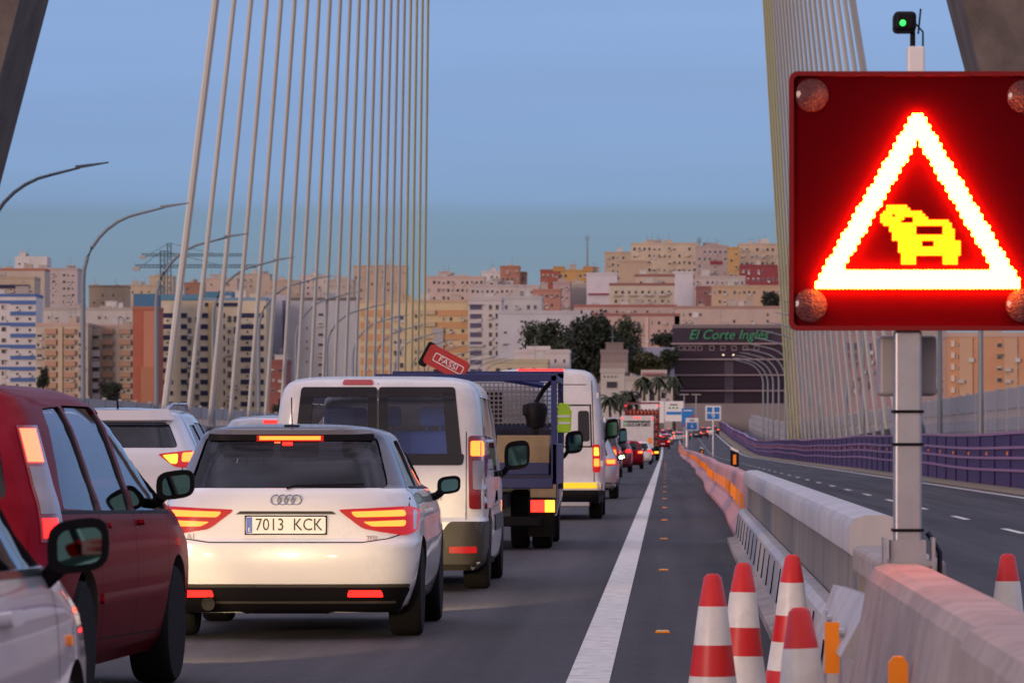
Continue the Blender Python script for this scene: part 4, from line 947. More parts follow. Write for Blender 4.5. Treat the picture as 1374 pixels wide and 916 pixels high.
# ---- tall white panel van
rows = [(.28, .92, .10, 5.5, .08, .3), (.36, .98, .0, 5.7, .08, .35), (.6, 1.0, .0, 5.85, .08, .4), (.66, 1.0, .05, 5.85, .08, .4), (.9, 1.01, .05, 5.8, .08, .4), (1.1, 1.01, .05, 5.6, .1, .4), (1.3, 1.005, .055, 5.2, .1, .4), (1.5, .995, .06, 4.95, .1, .35), (1.8, .97, .07, 4.6, .1, .35), (2.1, .93, .09, 4.2, .12, .3), (2.3, .90, .12, 3.8, .14, .3), (2.42, .86, .16, 3.5, .16, .3), (2.49, .80, .2, 3.3, .18, .3), (2.53, .7, .3, 3.1, .2, .3), (2.55, .5, .5, 2.8, .2, .2), (2.56, .2, .9, 2.4, .1, .1)]
t, B = car('panel_van', 'tall white panel van with red roof brake light ahead of the crane truck', 'van', rows, M['white_van'], (-2.08, 75.5, 0), 0, rw=.34, ry=1.2, fy=4.9, wt=.225, detail=False, sub=3,
           rearwin=[[(-.76, 1.30), (-.30, 1.30), (-.30, 1.86), (-.74, 1.86)], [(.60, 1.32), (.80, 1.32), (.785, 1.84), (.60, 1.84)]], sidewins=[[(3.3, 1.25), (4.5, 1.25), (4.1, 1.75), (3.3, 1.78)]], bulge=.03, taper=.03)
VT = t
lightpair(t, B, [(.84, 1.27), (.965, 1.27), (.975, .80), (.85, .80)], None, M['brake_edge'], inner=[[(.87, 1.22), (.94, 1.22), (.95, 1.08), (.87, 1.08)], [(.87, 1.03), (.95, 1.03), (.955, .90), (.87, .90)]], innerm=[M['amber_lit'], M['brake_hot']], r=.03)
mk('reflective_strip', patch(B.rear, [(-.95, .53), (.97, .53), (.97, .62), (-.95, .62)], .012, .012, .06), M['yellow_strip'], t)
mk('rear_bumper', patch(B.rear, [(-.98, .50), (.98, .50), (.97, .32), (-.97, .32)], .06, .08, .06, .02), M['black'], t)
mk('brake_lamp', patch(B.rear, [(-.42, 2.515), (.35, 2.515), (.35, 2.53), (-.42, 2.53)], .02, .02, .05), M['brake'], t)
seam(t, B.rear, [[(0, .64), (0, 2.4)], [(.875, .64), (.87, 1.2), (.83, 2.35)], [(.1, 2.28), (.74, 2.28)]], .014)
for q in ([(.34, 1.22), (.84, 1.22), (.84, 1.245), (.34, 1.245)], [(.34, 1.92), (.82, 1.92), (.82, 1.945), (.34, 1.945)], [(.34, 1.245), (.365, 1.245), (.365, 1.92), (.34, 1.92)], [(.815, 1.245), (.84, 1.245), (.82, 1.92), (.795, 1.92)]): mk('window_rubber', patch(B.rear, q, .003, .004, .06), M['black'], t)
for z in (.95, 2.1): MB().box(1.0-.02-(.07 if z > 2 else 0), 1.02-(.07 if z > 2 else 0), .03, .12, z-.05, z+.05).build('hinge', M['white_van'], t)
seam(t, lambda a, b: B.side(a, b, 1), [[(2.0, .5), (2.0, 2.2)], [(3.2, .5), (3.2, 2.2)]], .014)
for sg in (-1, 1): mirror_part(t, sg*1.0, 4.55, 1.55, sg, M['black'], .24, .36)
headlights(t, (-.75, .75), 5.8, .8, 90)
MB().box(-.8, .8, -.12, .1, .22, .30, bev=.02).build('tow_step', M['steel'], t)

# ---- crane truck
TX = -1.31-1.1; TZ = 53.6
t = thing('crane_truck', 'flatbed crane truck with blue rails, mesh screen and dark platform in the queue', 'truck', (TX, TZ, 0))
MB().box(-.42, -.28, .3, 6.0, .48, .66).box(.28, .42, .3, 6.0, .48, .66).build('chassis', M['black'], t)
MB().box(-1.05, 1.05, .4, 3.9, .80, .90, bev=.015).build('platform', M['truck_navy'], t)
for sg in (-1, 1): MB().box(sg*1.07-.03, sg*1.07+.03, .36, 3.9, .78, 1.28, bev=.01).build('side_board', M['truck_blue'], t)
MB().box(-1.05, 1.05, .33, .37, .74, .86, bev=.01).build('tail_board', M['truck_blue'], t)
m = MB()
for sg in (-1, 1): m.box(sg*1.06-.035, sg*1.06+.035, 3.9, 3.98, .7, 2.18)
m.box(-1.1, 1.1, 3.9, 3.98, 2.12, 2.21); m.box(-1.02, 1.02, 3.91, 3.97, 1.48, 1.54); m.box(-1.1, -1.03, .36, .43, .8, 2.08).box(1.03, 1.10, .36, .43, .62, 2.1)
m.box(-1.1, 1.1, .36, .44, 2.03, 2.12, bev=.01); m.box(1.04, 1.09, .43, 3.9, 2.04, 2.11).box(-1.09, -1.04, .43, 3.9, 2.04, 2.11)
m.build('rail_frame', M['truck_blue'], t)
m = MB()
for k in range(36): x = -1.0+k*.057; m.box(x, x+.018, 3.85, 3.87, 1.52, 2.05)
for k in range(10): z = 1.54+k*.057; m.box(-1.0, 1.03, 3.845, 3.855, z, z+.018)
m.build('mesh_screen', M['dull_steel'], t, fix=False)
MB().box(-1.0, 1.02, 3.86, 3.9, .91, 1.47).build('headboard', M['truck_navy'], t)
MB().box(-1.0, .1, 2.2, 3.4, .905, 1.55, bev=.02).build('machinery_case', M['black'], t)
MB().tube([(-.9, 3.0, 1.6), (-.2, 2.4, 1.95), (.1, 2.0, 1.5)], .035, 6).build('hose', M['crane_red'], t, True)
rowsC = [(.35, 1.0, 4.2, 5.9, .1, .25), (.6, 1.05, 4.12, 6.1, .12, .3), (1.2, 1.05, 4.12, 6.1, .15, .3), (1.35, 1.03, 4.12, 5.95, .15, .3), (1.9, .95, 4.17, 5.6, .18, .3), (2.08, .86, 4.25, 5.4, .2, .3), (2.14, .6, 4.5, 5.2, .2, .2)]
CB = Body(rowsC, 3, .02, .01); cab = mk('cab', CB.loft(), M['silver_car'], t)
mk('cab_rear_window', patch(CB.rear, [(-.75, 1.52), (.30, 1.52), (.30, 1.96), (-.75, 1.96)], .01, .02, .1, .05), M['darkglass'], cab)
for sg in (-1, 1): mk('side_window', patch(lambda a, b: CB.side(a, b, sg), [(4.5, 1.3), (5.6, 1.3), (5.3, 1.85), (4.5, 1.85)], .01, .02, .1, .05), M['darkglass'], cab)
for sg in (-1, 1): mirror_part(t, sg*1.08, 5.55, 1.30, sg, M['black'], .24, .30)
MB().box(.36, 1.0, .75, 1.5, .90, 1.38, bev=.01).build('tool_box', M['cardboard'], t)
MB().box(.3, 1.0, .62, .74, .90, 1.05, bev=.01).build('folded_tarp', M['truck_blue'], t)
MB().lathe([(.03, 0), (.10, .02), (.12, .10), (.15, .24), (.12, .31), (.04, .33)], 14, c=(.82, 1.2, 1.46)).box(.78, .86, 1.16, 1.24, 1.32, 1.48).box(.66, .80, 1.1, 1.3, 1.62, 1.76, 0, .02).tube([(.82, 1.2, 1.78), (.92, 1.2, 1.95), (1.05, 1.0, 2.07)], .03, 6).build('hoist_motor', M['black'], t, True)
MB().box(-.85, -.35, 1.6, 1.95, .9, 1.3, bev=.03).tube([(-.6, 1.8, 1.3), (-.6, 1.8, 2.1)], .12, 10).build('crane_column', M['crane_red'], t)
# folded boom head with the maker's plaque above the van roof
fb = thing('crane_boom_head', '', '')
fb.name = 'crane_boom'; fb.parent = t; fb.name = 'crane_boom'; fb.location = (-.30, 1.75, 2.28); fb.rotation_euler = (0, R(28), 0)
MB().prism(rrect(0, 0, .27, .13, .05), -.12, .14, 'y').build('boom_box', M['crane_red'], fb)
MB().prism(rrect(-.26, -.02, .05, .16, .03), -.10, .12, 'y').build('boom_end', M['black'], fb)
m = MB(); ob = rrect(.03, 0, .20, .055, .02); ib = rrect(.03, 0, .19, .045, .015); n = len(ob)
m.add([(a, -.126, b) for a, b in ob]+[(a, -.126, b) for a, b in ib], [(i, (i+1) % n, n+(i+1) % n, n+i) for i in range(n)]); m.build('plaque_border', M['sign_white'], fb, fix=False)
text('FASSI', .10, M['sign_white'], fb, (.03, -.128, 0), name='plaque_lettering', ext=.003, sx=1.15)
MB().box(-.60+.14, -.60+.28, 1.7, 1.9, 2.0, 2.2).tube([(-.6, 1.8, 2.0), (.15, 1.8, 2.13), (.9, 1.8, 2.0)], .045, 6).build('boom_arm', M['truck_blue'], t)
for sg in (-1, 1):
    o = MB().box(sg*.93-.16, sg*.93+.16, .30, .36, .43, .62, bev=.01).build('tail_light_box', M['black'], t)
    MB().box(sg*.93-.145, sg*.93+.02, .285, .299, .455, .60, bev=.004).build('tail_light', M['brake'], o)
    MB().box(sg*.93+.025, sg*.93+.145, .285, .299, .455, .60, bev=.004).build('indicator', M['amber_lit'] if sg > 0 else M['amber'], o)
    MB().box(sg*.93-.15, sg*.93+.16, .345, .37, .63, .79, bev=.004).build('mud_flap_plate', M['cardboard'], t)
    for y in (1.3, 5.0): wheel_parts(t, sg*.90, y, .36, .24, .22)
    wheel_parts(t, sg*.63, 1.3, .36, .22, .22)
    MB().box(sg*.9-.16, sg*.9+.16, .80, .815, .15, .62).build('mud_flap', M['black'], t)
MB().box(-.9, .9, .34, .42, .28, .40, bev=.015).build('underrun_bar', M['black'], t)
headlights(t, (-.8, .8), 6.1, .75, 100)
h = thing('hi_vis_jacket', 'yellow-green hi-vis jacket hanging beside the blue rail of the crane truck', 'jacket', (TX+1.10, TZ+3.9, 1.42))
o = MB().prism([(-.15, .0), (.12, .0), (.15, .2), (.15, .50), (.12, .60), (-.10, .62), (-.15, .52), (-.16, .3)], -.05, .06, 'y').build('jacket_body', M['hivis'], h)
bv = o.modifiers.new('b', 'BEVEL'); bv.width = .02; bv.segments = 2
MB().prism([(.10, .02), (.17, .04), (.19, .45), (.12, .52)], -.04, .04, 'y').build('sleeve', M['hivis'], h)
for z in (.18, .32): MB().box(-.146, .152, -.056, .064, z, z+.045).build('reflective_band', M['sign_white'], o)
MB().tube([(0, 0, .60), (-.05, 0, .74), (-.08, 0, .84)], .012, 5).build('hanger_strap', M['black'], h)
h.scale = (.55, .8, .62)

# ---- further cars in the queue, each from its right edge and distance
gen = [(.2, .80, .12, 4.1, .2, .3), (.3, .87, .02, 4.25, .2, .35), (.55, .895, .0, 4.3, .24, .4), (.75, .89, .02, 4.2, .26, .45), (.92, .87, .06, 3.7, .28, .45), (1.0, .83, .12, 3.2, .28, .4), (1.15, .76, .22, 2.8, .25, .3), (1.32, .69, .34, 2.4, .22, .3), (1.41, .62, .40, 2.15, .2, .3), (1.45, .5, .5, 1.9, .2, .25), (1.47, .2, .9, 1.5, .1, .1)]
suvg = [(r[0]*1.12, r[1]*1.01, r[2], r[3], r[4], r[5]) for r in gen]
def simple(name, label, loc, paint, suv=False, lm='brake', br=True, group='cars queueing ahead', hl=False, low=False):
    k = 1.12 if suv else 1.
    t, B = car(name, label, 'car', suvg if suv else gen, paint, loc, 0, rw=.31*k, ry=.75, fy=3.35, detail=False, sub=2, group=group,
               rearwin=[[(-.66, 1.0*k), (.66, 1.0*k), (.56, 1.34*k), (-.56, 1.34*k)]], sidewins=[[(.8, 1.0*k), (2.9, .98*k), (2.3, 1.34*k), (1.0, 1.34*k)]])
    lightpair(t, B, [(.52, .92*k), (.85, .95*k), (.87, .78*k), (.60, .78*k)], [(.2, .93*k), (.4, .92*k), (.36, .82*k), (.2, .80*k)], M['brake_edge'], inner=[[(.62, .91*k), (.82, .92*k), (.82, .82*k), (.64, .82*k)]], innerm=M[lm])
    if br: mk('brake_lamp', patch(B.rear, [(-.18, 1.38*k), (.18, 1.38*k), (.18, 1.40*k), (-.18, 1.40*k)], .03, .03, .1), M['brake'], t)
    plate(t, B, 0, .6*k, None)
    mk('rear_bumper', patch(B.rear, [(-.84, .38), (.84, .38), (.8, .23), (-.8, .23)], .012, .02, .1), M['black'], t)
    for sg in (-1, 1): mirror_part(t, sg*.86, 2.75, .98*k, sg, M['black'])
    return t
def rx(pxr, z, hw=.895): return (pxr-893)*z/6000-hw
sv = simple('saloon_car', 'dark silver car in the left lane ahead of the white crossover, roof brake light glowing', (-4.98, 57, 0), M['silver_car'], True, group=None)
MB().tube([(0, .7, 1.63), (0, .6, 1.86)], [.014, .008], 6).build('aerial', M['black'], sv)
simple('queued_car', 'silver car just ahead of the tall white panel van, right side showing', (rx(829, 104), 104, 0), M['silver_car'], False, 'brake_hot')
simple('queued_car', 'black car in the queue left of the dark red ones, mostly hidden', (rx(834, 172), 172, 0), M['dark_car'], True)
simple('queued_car', 'very dark red car in the queue, third from the box truck', (rx(848, 203), 203, 0), M['maroon_car'], True)
simple('queued_car', 'crimson car in the queue just behind the small white one', (rx(863.5, 231), 231, 0), M['red_car'], False, 'brake_hot')
simple('queued_car', 'small white car queueing right behind the white box truck', (rx(875, 283), 283, 0), M['white_car'], False)
simple('queued_car', 'dark car with orange lights queueing ahead of the box truck', (rx(883.5, 425), 425, 0), M['dark_car'], False, 'amber_lit')
far = [(899, 560, 'red_car'), (903, 610, 'silver_car'), (897, 650, 'maroon_car'), (905, 690, 'dark_car'), (874, 470, 'dark_car'), (880, 500, 'maroon_car'), (884, 540, 'silver_car'), (868, 520, 'white_car'), (886, 580, 'dark_car'), (878, 600, 'red_car'), (860, 560, 'silver_car'), (888, 640, 'white_car'), (881, 680, 'dark_car'), (850, 620, 'dark_car')]
lab = ['red', 'silver', 'maroon', 'black', 'black', 'maroon', 'silver', 'white', 'black', 'red', 'silver', 'white', 'black', 'black']
mods = {}
for i, (px, z, mm) in enumerate(far):
    if mm not in mods:
        o = simple('distant_car', '', (rx(px, z), z, prof(z)), M[mm], i % 2 == 0, 'brake_hot', group='distant queue of cars'); mods[mm] = snapshot(o)
    else: o = dup(mods[mm], (rx(px, z), z, prof(z)))
    o['label'] = 'tiny %s car in the far end of the queue, %s counted from the near side' % (lab[i], ORD[sorted(q[1] for q in far).index(z)])
opp = [(911, 640, 'silver_car'), (921, 660, 'dark_car'), (934, 690, 'dark_car'), (943, 700, 'maroon_car'), (951, 720, 'white_car'), (929, 730, 'silver_car'), (958, 745, 'dark_car')]
for i, (px, z, mm) in enumerate(opp):
    o = dup(mods.get(mm, mods['dark_car']), (rx(px, z, 0), z, prof(z))); o['group'] = 'distant cars beyond the end of the median'
    o['label'] = 'tiny %s car with red lights right of the far median end, %s from the left' % ({'silver_car': 'silver', 'dark_car': 'black', 'maroon_car': 'maroon', 'white_car': 'white'}[mm], ORD[sorted([q[0] for q in opp]).index(px)])

# ---- box truck with sign-writing, bottle lorry, black truck mirrors
def boxtruck(label, pxl, pxr, pyt, z, name='box_truck', body=None, txt=None, cargo=False):
    s = 6000/z; xl, xr = (pxl-893)/s, (pxr-893)/s; X = (xl+xr)/2; w_ = (xr-xl)/2; g0 = prof(z); H_ = CAMH+(596-pyt)/s-g0
    t = thing(name, label, 'lorry', (X, z, g0))
    if not cargo: MB().box(-w_, w_, 0, 6, 1.0, H_, bev=.04).build('box_body', body, t)
    else:
        MB().box(-w_, w_, 0, 7, 1.0, 1.15).build('platform', M['black'], t)
        fm = MB()
        for sx in (-w_+.06, w_-.06):
            for y in (.1, 3.5, 6.9): fm.box(sx-.05, sx+.05, y-.05, y+.05, 1.15, H_)
        fm.box(-w_, w_, 0, 7, H_-.001, H_+.1); fm.build('rack_frame', M['maroon_car'], t)
    MB().box(-w_*.95, w_*.95, 6.3, 8.2, .6, min(H_, 2.9), bev=.12).build('cab', M['white_van'], t)
    MB().box(-w_*.6, w_*.6, .2, 8, .6, .95).build('chassis', M['black'], t)
    MB().box(-w_, w_, -.06, .1, .55, .75).build('bumper', M['black'], t)
    for sg in (-1, 1):
        for y in (1.5, 7.2): wheel_parts(t, sg*(w_-.18), y, .48, .3, .28)
        MB().box(sg*w_*.82-.16, sg*w_*.82+.16, -.09, -.062, .58, .72).build('tail_light', M['brake_hot'] if not cargo else M['amber_lit'], t)
        MB().box(sg*w_*.93-.06, sg*w_*.93+.06, -.03, -.002, H_-.22, H_-.14).build('marker_lamp', M['brake'], t)
    return t, w_, H_
t, w_, H_ = boxtruck('white box truck with dark name band across its top, in the queue', 833, 877, 557.5, 320, body=M['white_van'])
MB().box(-w_*.84, w_*.8, -.02, -.002, H_-.75, H_-.36).build('name_band', M['black'], t)
o = MB().box(-w_*.84, -w_*.6, -.03, -.021, H_-.74, H_-.37).build('green_emblem', M['green_text'], t)
text('enterprise', .52, M['sign_white'], t, (w_*.1, -.03, H_-.55), name='lettering', sx=1.0)
MB().box(w_*.66, w_*.9, -.02, -.002, 1.35, 1.75).build('orange_notice', M['amber'], t)
MB().box(-.25, .25, -.03, -.002, H_-.16, H_-.1).build('brake_lamp', M['brake'], t)
t, w_, H_ = boxtruck('lorry loaded with a dark red rack of small gas bottles, above the box truck', 838, 885, 541, 350, name='bottle_lorry', cargo=True)
bt = MB().lathe([(.12, 0), (.14, .04), (.14, .38), (.10, .47), (.04, .50), (.04, .54)], 8).build('gas_bottle', mat('gas_bottle_paint', (.30, .03, .012), .35, var=.3), t, True)
first = True
for r in range(5):
    for c in range(9):
        q = bt if first else bt.copy()
        if not first: COL.objects.link(q); q.parent = t
        first = False; q.location = (-w_+.22+c*(2*w_-.44)/8, .3, 1.2+r*.58)
for c in range(9):
    for y in (.9, 1.6, 2.4):
        q = bt.copy(); COL.objects.link(q); q.parent = t; q.location = (-w_+.22+c*(2*w_-.44)/8, y, 1.2+4*.58)
for r in range(4): MB().box(-w_, w_, 0, 6.9, 1.73+r*.58, 1.76+r*.58).build('shelf', M['black'], t)
q = thing('dark_van', 'dark van with tall black mirror in the queue just behind the box truck', 'van', (rx(833, 140, 0)-1.05, 140, 0))
rowsD = [(.25, .92, .1, 4.9, .1, .3), (.5, .97, .0, 5.1, .12, .4), (1.1, .97, .02, 4.8, .14, .4), (1.4, .93, .05, 4.1, .14, .4), (1.8, .86, .1, 3.6, .16, .3), (1.95, .78, .18, 3.3, .2, .3), (2.0, .5, .4, 3.0, .2, .2)]
DB = Body(rowsD, 2, .04, .04, 4); mk('body', DB.loft(), M['dark_car'], q)
mk('rear_window', patch(DB.rear, [(-.75, 1.2), (.75, 1.2), (.68, 1.75), (-.68, 1.75)], .006, .01, .15, .05), M['darkglass'], q)
lightpair(q, DB, [(.76, 1.2), (.9, 1.2), (.93, .8), (.8, .8)], None, M['brake_edge'], inner=[[(.8, 1.1), (.88, 1.1), (.9, .95), (.8, .95)]], innerm=M['brake_hot'])
for sg in (-1, 1):
    for y in (.9, 4.1): wheel_parts(q, sg*.86, y, .33, .22, .21)
    mirror_part(q, sg*.95, 3.7, 1.55, sg, M['black'], .26, .5)
# ------------------------------------------------------------------ town
def unit(name, parts, mats):
    m = MB()
    for b, k in parts: m.box(*b, k)
    me = bpy.data.meshes.new(name); me.from_pydata(m.v, [], m.f)
    for x in mats: me.materials.append(x)
    me.polygons.foreach_set('material_index', m.m); me.update(); return me
UC = {}
def ubox(mt):
    if mt.name not in UC: UC[mt.name] = unit('block', [((-.5, .5, -.5, .5, -.5, .5), 0)], [mt])
    return UC[mt.name]
def winmesh(kind):
    if kind in UC: return UC[kind]
    fr = M['frame']; gl = M['wglass2'] if kind[0] == 'l' else M['wglass']
    P_ = [((-.5, .5, -.5, .5, -.5, .5), 0), ((-.42, -.02, -.62, -.5, -.42, .42), 1), ((.02, .42, -.62, -.5, -.42, .42), 1)]
    if kind[1] == '1': P_[1:] = [((-.42, .42, -.6, -.5, -.42, .42), 1), ((-.42, .42, -.75, -.61, .05, .42), 2)]
    if kind[1] == '2': P_[2] = ((.02, .42, -.7, -.5, -.42, .42), 2)
    if kind[1] == '3': P_[1:] = [((-.46, .46, -.62, -.5, -.46, .46), 1)]
    UC[kind] = unit('window', P_, [fr, gl, M['blind']]); return UC[kind]
def pc(name, me, par, c, sz):
    o = bpy.data.objects.new(name, me); COL.objects.link(o); o.parent = par; o.location = c; o.scale = sz; return o
class Bld:
    def __init__(s, label, x0, x1, yt, z, col, depth=14, cat='apartment block', yb=None, parapet=True, name='apartment_block', roofbits=3, rc=None):
        s.s = 6000/z; s.z = z; s.x0 = (x0-893)/s.s; s.x1 = (x1-893)/s.s; s.g = min(terr(z), terr(z+depth))-1.5; s.top = CAMH+(596-yt)/s.s-s.g; s.w = s.x1-s.x0; s.px0 = x0; s.px1 = x1; s.yt = yt
        s.t = thing(name, label, cat, ((s.x0+s.x1)/2, z, s.g)); s.w2 = s.w/2; s.nw = 0; s.wl = []
        m = MB().box(-s.w2, s.w2, 0, depth, 0, s.top)
        m.build('wall', wall(col), s.t)
        if parapet:
            q = MB(); th = .25
            q.box(-s.w2-.12, s.w2+.12, -.12, th, s.top+.003, s.top+.8).box(-s.w2-.12, s.w2+.12, depth-th, depth+.1, s.top+.003, s.top+.8).box(-s.w2-.12, -s.w2+th, th, depth-th, s.top+.003, s.top+.8).box(s.w2-th, s.w2+.12, th, depth-th, s.top+.003, s.top+.8)
            q.build('parapet', wall(rc or tuple(c*.9 for c in col)), s.t)
        r = random.Random(int(x0*7+yt))
        for k in range(roofbits):
            bw = r.uniform(1.2, 3.6); bh = r.uniform(1.2, 3.0); bx_ = r.uniform(-s.w2+bw, s.w2-bw) if s.w2 > bw else 0; by = r.uniform(2, depth-3)
            q = MB().box(bx_-bw/2, bx_+bw/2, by-1.2, by+1.2, s.top+.004, s.top+bh)
            if r.random() < .6: q.box(bx_-bw/2-.15, bx_+bw/2+.15, by-1.35, by+1.35, s.top+bh+.002, s.top+bh+.2)
            q.build('roof_house', wall(r.choice([(.5, .48, .46), (.42, .36, .32), tuple(c*.85 for c in col)])), s.t)
            if r.random() < .7: ax = bx_+r.uniform(-1, 1); MB().box(ax-.05, ax+.05, by, by+.1, s.top, s.top+bh+r.uniform(1.5, 3.5)).box(ax-.7, ax+.7, by, by+.08, s.top+bh+1.2, s.top+bh+1.28).build('aerial', M['lamp'], s.t)
    def X(s, px): return (px-(s.px0+s.px1)/2)/s.s
    def Z(s, py): return CAMH+(596-py)/s.s-s.g
    def rows(s, pitch, yt, yb):
        y = yt; out = []
        while y+pitch <= yb+.01: out.append(y); y += pitch
        return out
    def box(s, name, x0, x1, y0, y1, col, d=.3, d0=0):
        m = col if not isinstance(col, tuple) else wall(col)
        return pc(name, ubox(m), s.t, ((s.X(x0)+s.X(x1))/2, -d0-d/2-.004, (s.Z(y0)+s.Z(y1))/2), (s.X(x1)-s.X(x0), d, s.Z(y0)-s.Z(y1)))
    def win(s, xc, yc, wp, hp, kind=None):
        if s.nw >= 98: return
        s.nw += 1
        k = kind or rnd.choice(['d0', 'd1', 'd2', 'd0', 'd3'])
        if len(k) == 1: k += rnd.choice('0123')
        pc('window', winmesh(k), s.t, (s.X(xc), -.07, s.Z(yc)), (wp/s.s, .14, hp/s.s))
        q = rnd.random()
        if wp > 2.5:
            if q < .10: pc('awning', ubox(wall(rnd.choice([(.08, .16, .10), (.35, .22, .10), (.40, .38, .34), (.10, .12, .25)]))), s.t, (s.X(xc), -.45, s.Z(yc-hp*.45)), (wp*1.15/s.s, .9, .18))
            elif q < .24: pc('air_conditioner', ubox(wall((.5, .5, .5))), s.t, (s.X(xc+wp*.3), -.3, s.Z(yc+hp*.75)), (.9, .5, .65))
            elif q < .40: pc('balcony_rail', ubox(wall((.45, .42, .40))), s.t, (s.X(xc), -.5, s.Z(yc+hp*.35)), (wp*1.2/s.s, .9, .55))
    def wins(s, xs, ys, wp, hp, kind=None, skip=.0):
        for y in ys:
            for x in xs:
                if rnd.random() >= skip: s.win(x, y, wp, hp, kind)
    def bands(s, x0, x1, ys, h, col, name='band', d=.3):
        for y in ys: s.box(name, x0, x1, y, y+h, col, d)
fr_ = lambda a, b, n: [a+(b-a)*(i+.5)/n for i in range(n)]
CREAM = (.52, .42, .26); WHITE = (.58, .56, .56); PINK = (.50, .33, .27); GREY = (.38, .39, .43); NAVY = (.015, .02, .08); BLUE = (.03, .13, .42); TERRA = (.40, .13, .06); TAN = (.42, .31, .2); OCHRE = (.55, .32, .06); LILAC = (.42, .42, .52)

b = Bld('white tower with bright blue horizontal bands at the far left edge', -45, 48, 398, 1200, WHITE, rc=BLUE)
ys = b.rows(14.8, 403, 560); b.bands(14, 48.3, ys, 5.2, BLUE, 'blue_band'); b.bands(-45, 13, ys[::2], 4, BLUE, 'blue_band'); b.wins([23, 40], [y+10 for y in ys], 3.2, 3.6, 'd3'); b.wins([-8, 5], [y+9 for y in ys], 6, 6)
b = Bld('beige block with navy awning strips above the white and blue tower', -40, 46, 374, 1420, (.46, .36, .24), roofbits=2)
for y in (382, 395.5, 408): b.box('navy_awning', -40, 39, y, y+4.5, NAVY, .8)
b.wins([4, 16, 28, 41], [390, 403], 5, 4)
b = Bld('pinkish grey hilltop block with dark window strips at left', 30, 104, 362, 1750, (.45, .38, .37), roofbits=3)
b.wins([64, 72, 86, 92, 98], [369, 378, 387, 396, 405], 3.4, 3.6, 'd'); 
b = Bld('broad white rooftop block, highest at the far left', 20, 63, 344, 1900, WHITE, roofbits=2, parapet=False)
b.wins([26, 34], [354], 2.5, 2.5, 'd3')
b = Bld('low pale terracotta-edged terrace block between tower and street lamp', -30, 60, 363, 1650, (.48, .38, .30), rc=TERRA)
b.wins(fr_(-10, 28, 6), [374], 3, 3, 'd')
b = Bld('cream block with brick balcony columns behind the dark red car', 48, 118, 437, 1180, (.50, .41, .30), rc=PINK)
ys = b.rows(14.5, 441, 560)
b.box('pilaster', 78, 84, 438, 596, CREAM, .5)
b.bands(61, 76, ys, 7, (.46, .25, .14), 'brick_balcony', 1.0); b.bands(86, 101, ys, 7, (.46, .25, .14), 'brick_balcony', 1.0)
b.wins([64, 72], [y+10.5 for y in ys], 4, 3.5); b.wins([90, 97], [y+10.5 for y in ys], 4, 3.5); b.wins([53, 109], [y+8 for y in ys], 7, 7)
b = Bld('second cream block with brick balcony columns beside the orange-red building', 118, 179, 439, 1190, (.50, .43, .34), rc=PINK)
b.bands(137, 152, ys, 7, (.46, .25, .14), 'brick_balcony', 1.0); b.bands(160, 176, ys, 7, (.46, .25, .14), 'brick_balcony', 1.0); b.bands(121, 135, ys[2:], 8, WHITE, 'white_balcony', 1.0)
b.wins([140, 149, 163, 172], [y+10.5 for y in ys], 4, 3.5); b.wins([128], [y+11 for y in ys], 9, 4, 'd3')
b = Bld('long low whitish roofs behind the cream balcony blocks', 46, 182, 416, 1400, (.47, .44, .41), rc=(.38, .33, .30), roofbits=7)
b.wins(fr_(52, 176, 13), [426], 4, 4, None, .3)
b = Bld('flat tan block with brown roof between the first two street lamps', 119, 170, 385, 1950, TAN, rc=(.32, .22, .14), roofbits=2)
b.wins([126, 138, 152], [396, 406], 2.5, 3, 'd3', .3)
b = Bld('small cream stepped block behind the tan one', 170, 215, 384, 2050, (.48, .38, .24), roofbits=3); b.wins([178, 190, 200], [392], 2.6, 2.6, 'd3')
b = Bld('orange-red gable building in two tones at left', 178, 211, 415, 1160, (.42, .09, .035), roofbits=0, rc=TERRA)
b.box('lighter_wing', 193, 211, 417, 492, (.50, .17, .08), .6); b.box('lower_wing', 190, 211, 492, 596, (.42, .15, .05), 1.6)
b.wins([204], [440, 470, 484], 2, 2, 'd3')
b = Bld('bright blue rooftop box above the orange-red building', 179, 208, 394, 1175, (.02, .16, .34), roofbits=0, parapet=False, cat='rooftop box', name='rooftop_box')
b = Bld('cream tower with dark navy window strips and blue glass penthouse', 212, 357, 403, 1200, (.58, .50, .33), rc=(.12, .3, .48))
ys = b.rows(14.85, 420, 575)
for x0, x1 in ((217, 232), (243, 251), (269, 279), (300, 302), (323, 341), (347, 354)): b.bands(x0, x1, ys, 6.2, NAVY, 'navy_strip', .15)
b.box('stair_shaft', 280, 287, 405, 596, (.52, .38, .14), .5); b.box('penthouse_glass', 215, 268, 395, 402, (.05, .22, .36), .4); b.box('penthouse_band', 275, 322, 406, 411, NAVY, .3)
b.wins([254.5, 264.5], [y+9 for y in ys], 5.5, 8, 'd0'); b.wins([308, 316], [y+8 for y in ys], 5.5, 9, 'd'); b.wins([225, 332], [y+10 for y in ys], 2.6, 2.6, 'd3'); b.wins([283.5], [y+8 for y in ys], 2.4, 3, 'd3')
b = Bld('teal glass rooftop box above the striped cream tower', 275, 312, 391, 1215, (.03, .17, .30), roofbits=0, parapet=False, cat='rooftop box', name='rooftop_box')
b = Bld('smooth lilac-grey building with a rounded corner among the cables', 357, 384, 396, 1230, LILAC, roofbits=0, parapet=False); b.box('dark_joint', 379, 383, 403, 596, (.12, .13, .25), .1)
b = Bld('plain pale grey building with one column of windows left of the yellow block', 385, 482, 403, 1215, (.40, .42, .47), rc=(.13, .12, .14), roofbits=3)
b.wins([430.5], b.rows(13.4, 422, 575), 6.5, 3.6, 'd3'); b.wins([412, 420], [440, 449, 458, 467, 476, 485], 1.6, 3, 'd3', .3)
b.box('joint', 477.5, 479.5, 405, 596, (.2, .2, .24), .1)
